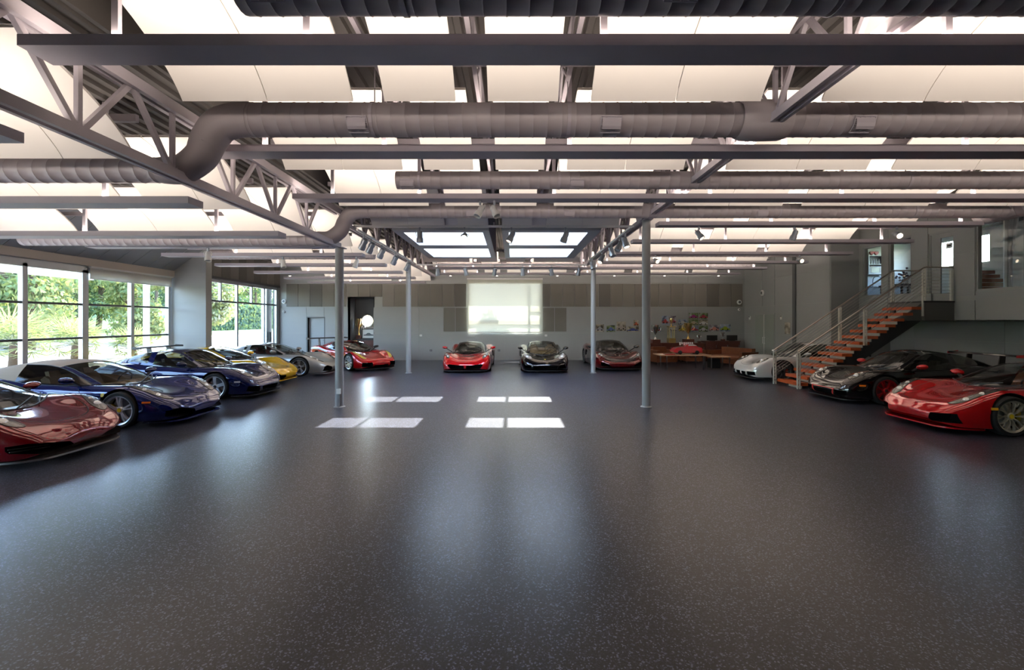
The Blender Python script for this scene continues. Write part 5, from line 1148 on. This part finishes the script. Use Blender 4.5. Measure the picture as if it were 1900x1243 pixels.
def leaves(mb, c, r, n, size, rnd, mats, flat=.0, core=.35):
    for _ in range(n):
        d = Vector((rnd.gauss(0, 1), rnd.gauss(0, 1), rnd.gauss(0, 1))).normalized(); q = core + (1 - core) * rnd.random() ** .5
        p = Vector((c[0] + d.x * r[0] * q, c[1] + d.y * r[1] * q, c[2] + d.z * r[2] * q))
        nrm = (d + Vector((rnd.gauss(0, .5), rnd.gauss(0, .5), rnd.gauss(0, .5) + .3))).normalized(); s = nrm.cross(Vector((rnd.gauss(0, 1), rnd.gauss(0, 1), .2))).normalized(); t = nrm.cross(s); l = size * (.6 + .8 * rnd.random())
        mb.mi = rnd.choice(mats)
        mb.add([p - s * l * .5, p - t * l * .28, p + s * l * .5, p + t * l * .28], [(0, 1, 2, 3)])
def tree(label, x, y, h, cr, seed, mats, nclump=26, per=240, size=.22, group='trees beyond the driveway', trunk=.16, nm='garden_tree', lowest=.25):
    rnd = random.Random(seed); z0 = gz(x) if x < -12 else -.05; T = thing(nm, label, 'tree', (x, y, z0), 0, group)
    m = MB(); m.path(crom([(x, y, z0 - .1), (x + .1, y + .05, z0 + h * .3), (x - .05, y + .1, z0 + h * .65)], 4), trunk, 8, True, [trunk * (1 - .07 * i) for i in range(9)])
    for k in range(5):
        a = rnd.random() * 6.28; zz = z0 + h * (.3 + .08 * k); m.path([(x, y, zz), (x + math.cos(a) * cr * .5, y + math.sin(a) * cr * .5, zz + h * .18)], trunk * .4, 6)
    m.build('trunk', M_BARK, T, True)
    f = MB()
    for k in range(nclump):
        u = rnd.random(); zz = lowest + (1 - lowest) * u; a = rnd.random() * 6.283; rad = cr * math.sqrt(max(.08, 1 - ((zz - .55) / .55) ** 2)) * (.35 + .6 * rnd.random()); q = cr * (.32 + .2 * rnd.random())
        leaves(f, (x + rad * math.cos(a), y + rad * math.sin(a), z0 + h * zz * .95), (q, q, q * .75), per, size, rnd, mats)
    f.build('foliage', [L_YEL, L_MID, L_DK, L_SAGE], T, fixn=False)
Y_, D_, S_ = [0, 0, 1, 1], [1, 2, 2, 2], [3, 3, 1, 0]
TR = [('bushy yellow-green tree close to the glass doors', -20.0, 19.0, 5.6, 1.75, Y_),
      ('yellow-green tree with rounded clumps behind the palms', -20.0, 24.2, 4.8, 1.7, Y_),
      ('dark blue-green tree filling the gap behind the palms', -25.2, 22.5, 6.6, 1.9, D_),
      ('broad blue-green tree with layered boughs', -25.5, 28.2, 5.8, 2.1, [1, 1, 2, 0]),
      ('tall dark tree at the edge of the lawn', -32, 26, 8.5, 2.3, D_),
      ('mid-green tree beyond the driveway bend', -32, 33.5, 7.6, 2.5, [1, 1, 2, 2]),
      ('tall dark tree behind the broad layered tree', -32, 41, 8.5, 2.5, D_),
      ('pale grey-green feathery tree beside the white canopy post', -19.8, 29.5, 5.0, 1.75, S_),
      ('tall dark tree above the clipped hedge', -32, 48.5, 8.5, 2.5, D_),
      ('mid-green tree above the far end of the hedge', -31.6, 56.2, 8.0, 2.6, [1, 1, 2, 0]),
      ('pale green tree behind the clipped hedge', -26.75, 40, 5.8, 1.25, [0, 1, 1, 3]),
      ('tall dark tree at the far corner of the lawn', -39.5, 32, 9.0, 2.4, D_)]
for i, (lb, x, y, h, cr, ms) in enumerate(TR): tree(lb, x, y, h, cr, 20 + i, ms, lowest=.08 if i < 3 else .15)
# far woodland nobody could count
rnd = random.Random(5); f = MB()
for k in range(120):
    x = -47 - rnd.random() * 8; y = 5 + k * .8; leaves(f, (x, y, gz(x) + 2 + rnd.random() * 7), (3.4, 3.4, 2.9), 190, .6, rnd, D_ + [1])
    leaves(f, (-46 - rnd.random() * 2, y, gz(-46) + 1.2), (2.2, 2.2, 1.8), 100, .5, rnd, D_)
tag(f.build('distant_foliage', [L_YEL, L_MID, L_DK, L_SAGE], fixn=False), 'dense distant green woodland behind the garden trees', 'foliage', kind='stuff')
# clipped hedge
H = thing('clipped_hedge', 'long clipped green hedge along the lawn', 'hedge', (-24.2, 40, gz(-24.2))); f = MB(); rnd = random.Random(3)
for k in range(6500):
    fx = rnd.random(); face = rnd.random(); y = 34 + rnd.random() * 18; hh = 2.0
    if face < .6: p = Vector((-23.6 + rnd.gauss(0, .05), y, gz(-23.6) + rnd.random() * hh))
    else: p = Vector((-23.6 - rnd.random() * 1.2, y, gz(-24) + hh + rnd.gauss(0, .06)))
    n = Vector((1 if face < .6 else 0, 0, 0 if face < .6 else 1)) + Vector((rnd.gauss(0, .5), rnd.gauss(0, .5), rnd.gauss(0, .5))); n.normalize(); s = n.cross(Vector((rnd.gauss(0, 1), rnd.gauss(0, 1), .3))).normalized(); t = n.cross(s); l = .3; f.mi = rnd.choice((0, 1, 1, 1, 0))
    f.add([p - s * l * .5, p - t * l * .3, p + s * l * .5, p + t * l * .3], [(0, 1, 2, 3)])
f.mi = 1; f.box(-24.75, -23.65, 34, 52, gz(-24.7) - .2, gz(-24) + 1.95); f.build('foliage', [L_MID, L_DK], H, fixn=False)
# fan palms
def palm(label, x, y, h, r, seed, n=34):
    rnd = random.Random(seed); z0 = gz(x); T = thing('fan_palm', label, 'palm', (x, y, z0), 0, 'low fan palms outside the glass doors')
    m = MB(); m.path([(x, y, z0 - .05), (x + .02, y, z0 + h * .5), (x, y, z0 + h)], .14, 10, True, [.17, .15, .12]); m.build('trunk', M_BARK, T, True)
    f = MB()
    for k in range(n):
        a = 2.4 * k; el = math.radians(-25 + 100 * (k / n)); st = r * (.45 + .15 * rnd.random()); d = Vector((math.cos(a) * math.cos(el), math.sin(a) * math.cos(el), math.sin(el))); c = Vector((x, y, z0 + h)) + d * st
        f.mi = 1; f.tube((x, y, z0 + h), tuple(c), .012, 4); f.mi = 0
        s = d.cross(Vector((0, 0, 1))).normalized(); t = s.cross(d); fl = r * .55
        for j in range(13):
            b = math.radians(-105 + 210 * j / 12); dd = (d * math.cos(b) + s * math.sin(b)); dd = (dd - Vector((0, 0, .18)) * (abs(b))).normalized(); w = (t.cross(dd)).normalized() * .022
            f.add([c - w * .3, c + dd * fl * .5 - w, c + dd * fl, c + dd * fl * .5 + w, c + w * .3], [(0, 1, 2, 3, 4)])
    f.build('fronds', [L_PALM, L_SAGE], T, fixn=False)
palm('fan palm with a stout trunk in front of the yellow-green trees', -16.4, 17.2, .75, 1.25, 1); palm('low fan palm beside the white canopy post', -16.0, 19.3, .55, 1.05, 2); palm('fan palm by the glass doors beside the blue car', -16.2, 14.9, .9, 1.3, 3); palm('fan palm standing apart on the driveway edge', -17.5, 13.2, .8, 1.1, 4)
# white canopy outside
cn = thing('canopy', 'white canopy beam and post standing outside the glass doors', 'canopy', (-14.0, 17.6, 0))
m = MB(); m.box(-14.1, -13.9, -6, 15.2, 3.36, 3.58); m.build('beam', M_WHITE, cn)
m = MB(); m.box(-14.12, -13.98, 17.5, 17.66, gz(-14), 3.9); m.build('post', M_WHITE, cn)
m = MB(); m.box(-14.1, -12.2, 14.9, 15.05, 3.40, 3.54); m.build('bracket', M_WHITE, cn)
m = MB(); m.box(-12.62, -12.35, 23.0, 23.5, -.1, 3.9); struct('wall_pier', m, M_WHITE)
wl = thing('wall_lamp', 'dark lantern on the white pier outside the small-paned window', 'lamp', (-12.33, 23.2, 1.0)); m = MB(); m.box(-12.35, -12.27, 23.12, 23.30, 1.0, 1.45); m.build('housing', M_BLACK, wl); m = MB(); m.box(-12.271, -12.264, 23.15, 23.27, 1.06, 1.39); m.build('lens', M_TRIMD, wl)
# shrub that throws its shadow on the roller screen
tree('open leafy shrub behind the roller screen', -.40, 26.35, 5.25, 1.05, 77, [1, 1, 2], nclump=20, per=170, size=.2, group='shrubs behind the hall', trunk=.05, nm='garden_shrub', lowest=.72)
# ================================================================ the cars
HL_LONG = [(2.06, .56), (2.00, .70), (1.78, .785), (1.50, .815), (1.26, .80), (1.44, .735), (1.72, .66), (1.92, .58)]
SIDE_IN = ([(-.48, .50), (-.86, .44), (-.92, .70), (-.62, .70)], .74, (1, -1), 'side')
DOORLINE = ('door_gap', [(.66, .28), (.62, .55), (.50, .74)], 'y', .008); DOORREAR = ('door_gap', [(-.38, .26), (-.44, .5), (-.52, .76)], 'y', .008)
HOODLINE = ('hood_gap', [(.92, .66), (1.25, .56), (1.75, .50), (2.02, .42), (2.10, .20), (2.12, 0)], 'z', .008)
LOWIN = [(.36, .165), (.78, .20), (.74, .35), (.62, .39), (.42, .33)]
def mid(**kw):
    d = dict(intakes=[(LOWIN, 1.93), SIDE_IN], lamps=[dict(poly=HL_LONG, lens=[(1.88, .685, .06), (1.66, .745, .05)])], marker=(1.80, .50, .065, .016), lines=[DOORLINE, DOORREAR, HOODLINE], bpillar=-.60)
    d.update(kw); return base_spec(**d)
C_TAN = (.38, .25, .13)
# 1 candy-red car with the wide black smile
S = mid(intakes=[([(.20, .20), (.60, .17), (.84, .235), (.88, .33), (.74, .345), (.30, .27)], 1.98), SIDE_IN],
        lamps=[dict(poly=[(1.98, .60), (1.90, .74), (1.62, .80), (1.44, .79), (1.56, .70), (1.80, .58)], lens=[(1.80, .705, .065), (1.64, .75, .04)])], marker=None,
        lines=[('hood_gap', [(.85, .80), (1.2, .70), (1.55, .60), (1.85, .47), (2.0, .25), (2.03, 0)], 'z', .016), DOORLINE, DOORREAR], rim='ten', seat=(.06, .05, .045), roofmat=M_GLOSSBLACK, mirror_mat=None, cowl=.95, bow=.34, header=.02,
        zr=[(.95, .74), (.5, .96), (.02, 1.14), (-.35, 1.19), (-.72, 1.165), (-1.2, 1.06), (-1.62, .93)], wbelt=[(.95, .72), (.3, .80), (-.5, .80), (-1.1, .72), (-1.62, .58)], wrail=[(.95, .70), (.4, .635), (.02, .56), (-.6, .545), (-1.1, .53), (-1.62, .52)],
        zt=[(2.27, .40), (2.2, .47), (2.0, .545), (1.7, .61), (1.3, .68), (1.0, .73), (.75, .77), (.2, .82), (-.5, .85), (-1.1, .93), (-1.8, .94), (-2.12, .90), (-2.2, .78)],
        vanes=[('intake_vane', [((2.10, .40, .245), (2.0, .84, .29), .012), ((2.12, .40, .215), (2.02, .84, .255), .012)], M_BLACK)], lipmat=mat('silver_splitter_edge', (.35, .34, .32), .3, .8))
make_car('sports_car', 'candy red sports car with a wide black grinning front intake', S, paint('candy_red', (.20, .003, .007), .1, .3), (-8.70, 6.92), 0)
# 2 blue convertible with a beige soft top
M_CANVAS = mat('beige_canvas_top', (.40, .33, .26), .9, bump=.2, bscale=300)
S = mid(lipmat='paint', roofmat=M_CANVAS, rearglass=M_CANVAS, pillar=paint('convertible_blue', (.004, .012, .115), .0, .35), rim='five', rim_col=(.80, .80, .82), hub=M_YBADGE, seat=C_TAN, interior=M_TANINT, end=-1.75, roofend=-.75, bpillar=-.72, quarter=-.7,
        zr=[(.72, .76), (.3, .985), (-.12, 1.16), (-.4, 1.21), (-.75, 1.215), (-1.1, 1.16), (-1.45, 1.04), (-1.75, .94)], wbelt=[(.72, .74), (.2, .80), (-.5, .81), (-1.1, .78), (-1.75, .70)], wrail=[(.72, .72), (.3, .635), (-.12, .57), (-.6, .57), (-1.1, .60), (-1.75, .64)],
        intakes=[([(.22, .165), (.62, .155), (.80, .21), (.80, .31), (.60, .345), (.32, .27)], 1.95), SIDE_IN], marker=(1.80, .485, .07, .016),
        patches=[('badge', [(.98, .60), (1.03, .60), (1.035, .655), (.975, .655)], 'y', M_YBADGE, (1, -1))])
make_car('sports_car', 'deep blue convertible with a beige soft top and silver spoked wheels', S, paint('convertible_blue', (.004, .012, .115), .0, .35), (-8.62, 9.42), 0)
# rear-engined coupes with upright round lamps
def rear_engined(**kw):
    el = [(1.72 + .19 * math.cos(2 * math.pi * k / 12), .635 + .115 * math.sin(2 * math.pi * k / 12) - .02 * math.cos(2 * math.pi * k / 12)) for k in range(12)]
    d = dict(a=1.175, xf=2.10, xr=-2.30, rw=.338, crest=.74,
             zt=[(2.10, .36), (2.05, .46), (1.9, .555), (1.6, .635), (1.2, .715), (.9, .79), (.6, .84), (0, .86), (-.6, .90), (-1.2, .93), (-1.8, .86), (-2.2, .70), (-2.3, .56)],
             zf=[(2.10, .35), (2.03, .48), (1.9, .60), (1.65, .735), (1.35, .80), (1.0, .815), (.5, .815), (0, .84), (-.6, .88), (-1.1, .925), (-1.5, .90), (-2.0, .76), (-2.3, .56)],
             hw=[(2.10, .60), (2.07, .68), (1.98, .77), (1.8, .83), (1.5, .875), (1.175, .895), (.6, .87), (0, .87), (-.6, .90), (-1.175, .935), (-1.7, .90), (-2.1, .80), (-2.3, .66)],
             zb=[(2.10, .18), (2.03, .145), (1.9, .125), (1.4, .13), (-1.6, .14), (-2.0, .18), (-2.3, .32)],
             cowl=.70, bow=.22, header=.10, roofend=-.62, end=-1.85, rbow=.15, bpillar=-.45, quarter=-1.1,
             zr=[(.70, .82), (.4, 1.03), (.10, 1.215), (-.2, 1.275), (-.62, 1.25), (-1.1, 1.13), (-1.5, .99), (-1.85, .86)],
             wbelt=[(.70, .71), (.2, .75), (-.45, .76), (-1.1, .72), (-1.85, .55)], wrail=[(.70, .69), (.4, .63), (.10, .57), (-.5, .56), (-1.1, .54), (-1.85, .50)],
             lamps=[dict(poly=el, lens=[(1.76, .635, .075), (1.62, .64, .045)])], marker=(1.74, .46, .07, .02),
             intakes=[([(-.30, .17), (.30, .17), (.34, .30), (-.34, .30)], 1.90, (1,)), ([(.42, .18), (.72, .20), (.70, .31), (.42, .31)], 1.85)],
             lines=[('hood_gap', [(.80, .62), (1.2, .55), (1.7, .44), (1.93, .36), (1.99, .18), (2.0, 0)], 'z', .008), ('door_gap', [(.58, .28), (.56, .55), (.52, .80)], 'y', .008), ('door_gap', [(-.50, .28), (-.50, .55), (-.52, .84)], 'y', .008)], mirror=(.42, .11), caliper=(.6, .05, .02))
    d.update(kw); return base_spec(**d)
# 3 dark blue coupe
TEAR = [(1.93, .50), (1.94, .62), (1.84, .72), (1.64, .74), (1.48, .70), (1.52, .60), (1.66, .50), (1.82, .46)]
S = rear_engined(lamps=[dict(poly=TEAR, lens=[(1.78, .635, .07), (1.63, .64, .045)])], rim='star', rim_col=(.80, .80, .82), marker_mat=M_LENS,
                 intakes=[([(-.34, .16), (.34, .16), (.40, .29), (-.40, .29)], 1.90, (1,)), ([(.48, .17), (.78, .20), (.77, .34), (.50, .32)], 1.82)])
make_car('sports_car', 'dark blue rear-engined coupe between the blue convertible and the yellow car', S, paint('midnight_blue', (.003, .008, .07), .0, .35), (-8.72, 12.45), 0)
# 4 yellow car with angular black intakes and a high wing
S = mid(intakes=[([(.30, .15), (.84, .19), (.86, .40), (.70, .40), (.56, .30), (.34, .29)], 1.95), SIDE_IN], lamps=[], marker=None, wing=(-2.02, 1.16, .90, .26, M_BLACK), lipz=.12, lipmat='paint',
        patches=[('headlight', [(1.92, .60), (1.86, .74), (1.60, .80), (1.50, .76), (1.72, .66)], 'z', M_LAMPDARK, (1, -1))], vanes=[('intake_strut', [((2.16, .60, .15), (2.02, .70, .38), .03)], paint('yellow', (.80, .47, .008), 0, .3))], interior=M_DARKINT)
make_car('sports_car', 'bright yellow sports car with angular black intakes and a black rear wing', S, paint('yellow', (.80, .47, .008), 0, .3), (-9.55, 15.0), 0)
# 5 silver coupe
S = mid(lipmat='paint', rim='five', rim_col=(.6, .6, .6), marker=None, seat=(.25, .03, .03))
make_car('sports_car', 'silver mid-engined coupe beside the fin wall', S, paint('silver', (.40, .39, .36), .20, .9), (-9.0, 17.42), 0)
# 6 red racing coupe with yellow lamps
S = mid(lamps=[dict(poly=HL_LONG, lens=[(1.88, .685, .05)], mat=M_YELLOWLAMP, lensmat=M_YELLOWLAMP)], rim='ten', rim_col=(.85, .86, .88), wing=(-2.12, 1.24, .95, .28, M_BLACK), marker=None, mirror_mat=M_BLACK,
        intakes=[([(.40, .18), (.80, .20), (.78, .36), (.42, .37)], 1.9), ([(-.30, .14), (.30, .14), (.34, .25), (-.34, .25)], 2.0, (1,)), SIDE_IN], patches=[('white_stripe', [(-1.95, .78), (-1.2, .80), (-.55, .70), (-.5, .74), (-1.2, .86), (-1.95, .85)], 'y', M_WHITE, (1, -1))])
make_car('racing_car', 'red racing coupe with yellow headlamps, white stripe and black rear wing', S, paint('racing_red', (.50, .004, .007), 0, .3), (-7.02, 20.0), math.radians(-40), .98)
# 7 red hypercar with a black roof
def hyper(**kw):
    d = dict(a=1.32, xf=2.34, xr=-2.30, rw=.335, crest=.82,
             zt=[(2.34, .36), (2.25, .43), (2.05, .50), (1.7, .56), (1.3, .62), (.95, .70), (.7, .76), (.2, .80), (-.5, .84), (-1.1, .88), (-1.8, .90), (-2.2, .86), (-2.3, .74)],
             zf=[(2.34, .34), (2.2, .46), (2.0, .60), (1.7, .715), (1.4, .76), (1.05, .74), (.6, .70), (.1, .72), (-.6, .80), (-1.1, .92), (-1.4, .96), (-1.9, .92), (-2.3, .74)],
             hw=[(2.34, .58), (2.30, .70), (2.2, .82), (2.0, .91), (1.7, .965), (1.32, .985), (.8, .93), (.1, .90), (-.6, .95), (-1.3, .995), (-1.8, .98), (-2.1, .92), (-2.3, .80)],
             zb=[(2.34, .19), (2.25, .14), (2.05, .115), (1.5, .11), (-1.7, .12), (-2.05, .18), (-2.3, .34)],
             cowl=.85, bow=.38, header=-.05, roofend=-.60, end=-1.55, bpillar=-.5,
             zr=[(.85, .74), (.4, .93), (-.05, 1.09), (-.3, 1.125), (-.60, 1.11), (-1.1, 1.02), (-1.55, .90)], wbelt=[(.85, .66), (.3, .72), (-.5, .74), (-1.1, .62), (-1.55, .48)], wrail=[(.85, .64), (.4, .57), (-.05, .50), (-.6, .49), (-1.1, .46), (-1.55, .42)],
             roofmat=M_GLOSSBLACK, mirror=(.72, .20), mirror_out=.34, rim='ten', rim_col=(.08, .08, .08), marker=None)
    d.update(kw); return base_spec(**d)
HTEAR = [(2.05, .66), (1.98, .78), (1.70, .86), (1.42, .84), (1.60, .77), (1.86, .66)]
S = hyper(intakes=[([(.035, .155), (.58, .17), (.70, .33), (.62, .36), (.05, .30)], 2.08), SIDE_IN], lamps=[dict(poly=HTEAR, lens=[(1.92, .735, .055), (1.74, .80, .04)])], patches=[('hood_vent', [(1.55, -.26), (1.55, .26), (1.40, .30), (1.40, -.30)], 'z', M_BLACK, (1,))], lines=[('hood_gap', [(1.0, .60), (1.5, .62), (1.95, .52), (2.14, .30), (2.17, 0)], 'z', .008)], vanes=[('intake_blade', [((2.30, .66, .16), (2.08, .70, .36), .02)], M_BLACK)])
make_car('hypercar', 'low red hypercar with a black roof and twin front intakes', S, paint('racing_red', (.50, .004, .007), 0, .3), (-1.82, 19.85), -math.pi / 2, .99)
# 8 black open hypercar
LAMP8 = [(2.06, .58), (2.02, .74), (1.84, .84), (1.62, .84), (1.56, .74), (1.70, .62), (1.90, .54)]
S = hyper(lamps=[dict(poly=LAMP8, lens=[(1.90, .70, .08), (1.70, .76, .055)], mat=mat('silver_reflector', (.6, .61, .62), .2, .8))], roofmat=None, seat=C_TAN, interior=M_TANINT, rim='five', rim_col=(.5, .5, .5), intakes=[([(-.46, .15), (.46, .15), (.50, .29), (-.50, .29)], 2.08, (1,)), ([(.56, .16), (.82, .19), (.80, .32), (.56, .32)], 2.0), SIDE_IN],
          zr=[(.85, .78), (.4, .99), (-.05, 1.15), (-.3, 1.18), (-.60, 1.16), (-1.1, 1.05), (-1.55, .92)], wrail=[(.85, .66), (.4, .61), (-.05, .55), (-.6, .53), (-1.1, .5), (-1.55, .46)], mirror_out=.30, lines=[('hood_gap', [(1.15, .62), (1.3, .55), (1.62, .48), (1.72, .30), (1.74, 0)], 'z', .01)], patches=[('badge', [(1.97, -.035), (1.97, .035), (1.90, .03), (1.90, -.03)], 'z', M_YBADGE, (1,))])
make_car('hypercar', 'glossy black hypercar with large clear headlights and tan cabin', S, paint('black', (.003, .003, .004), 0, .25), (1.27, 19.80), -math.pi / 2, .97)
# 9 dark red and black hypercar
S = hyper(lamps=[dict(poly=[(2.10, .62), (2.02, .78), (1.78, .86), (1.66, .82), (1.86, .70), (2.0, .56)], lens=[(1.96, .74, .045), (1.84, .80, .03)])], intakes=[([(.36, .16), (.80, .20), (.84, .38), (.70, .36), (.50, .27)], 2.0), SIDE_IN],
          patches=[('black_nose', [(2.30, -.42), (2.30, .42), (2.06, .66), (2.0, .50), (2.12, .25), (2.14, 0), (2.12, -.25), (2.0, -.50), (2.06, -.66)], 'z', M_GLOSSBLACK, (1,)), ('hood_vent', [(1.62, .14), (1.66, .42), (1.46, .46), (1.42, .2)], 'z', M_BLACK, (1, -1)), ('door_panel', [(.5, .18), (-.45, .2), (-.5, .66), (.42, .62)], 'y', M_GLOSSBLACK, (1, -1))], mirror_mat=M_GLOSSBLACK,
          zr=[(.85, .78), (.4, .98), (-.05, 1.14), (-.3, 1.18), (-.60, 1.16), (-1.1, 1.05), (-1.55, .92)], pillar=M_GLOSSBLACK)
make_car('hypercar', 'dark red hypercar with black nose, roof and doors beside the lounge', S, paint('volcano_red', (.13, .003, .005), .1, .3), (4.36, 20.55), -math.pi / 2, .99)
# 10 white coupe with a rear wing
S = rear_engined(rim='mesh', rim_col=(.12, .12, .12), marker=None, wing=(-2.02, 1.22, .82, .30, paint('white', (.72, .72, .70), 0, .3)), intakes=[([(-.28, .17), (-.04, .17), (-.05, .29), (-.31, .29)], 1.88, (1, -1)), ([(.42, .18), (.74, .20), (.73, .32), (.42, .31)], 1.84), ([(-.50, .60), (-.72, .56), (-.76, .74), (-.58, .78)], .76, (1, -1), 'side')])
make_car('sports_car', 'white rear-engined coupe with a high wing behind the staircase', S, paint('white', (.72, .72, .70), 0, .3), (10.08, 15.95), math.pi)
# 11 black coupe with red wheels
M_REDTRIM = mat('red_trim', (.60, .012, .015), .3, coat=.7)
S = rear_engined(rim='twin', rim_col=(.50, .012, .02), mirror_mat=M_REDTRIM, wing=(-2.05, 1.15, .86, .28, M_GLOSSBLACK), plate_mat=M_REDTRIM, intakes=[([(-.30, .165), (.30, .165), (.35, .285), (-.35, .285)], 1.90, (1,)), ([(.44, .18), (.74, .20), (.72, .32), (.44, .31)], 1.85)],
                 patches=[('red_intake_frame', [(-.34, .315), (.34, .315), (.40, .295), (.40, .325), (.36, .335), (-.36, .335), (-.40, .325), (-.40, .295)], 'x', M_REDTRIM, (1,)), ('red_intake_sill', [(-.34, .135), (.34, .135), (.36, .16), (-.36, .16)], 'x', M_REDTRIM, (1,)), ('red_intake_post', [(.33, .15), (.37, .15), (.41, .32), (.37, .32)], 'x', M_REDTRIM, (1, -1))])
make_car('sports_car', 'black rear-engined coupe with red wheels, mirrors and intake trim', S, paint('black', (.003, .003, .004), 0, .25), (10.10, 11.78), math.pi)
# 12 red coupe with mesh wheels
S = mid(lipmat='paint', rim='mesh', rim_col=(.58, .53, .42), hub=M_YBADGE, intakes=[([(.42, .175), (.82, .20), (.78, .36), (.46, .33)], 1.90), SIDE_IN], marker=(1.62, .475, .055, .022), marker_mat=mat('yellow_marker', (.85, .42, .02), .3, coat=.5), roofmat=None, seat=(.35, .12, .05))
make_car('sports_car', 'red mid-engined coupe with bronze mesh wheels near the staircase wall', S, paint('racing_red', (.50, .004, .007), 0, .3), (9.97, 8.85), math.pi, 1.02)
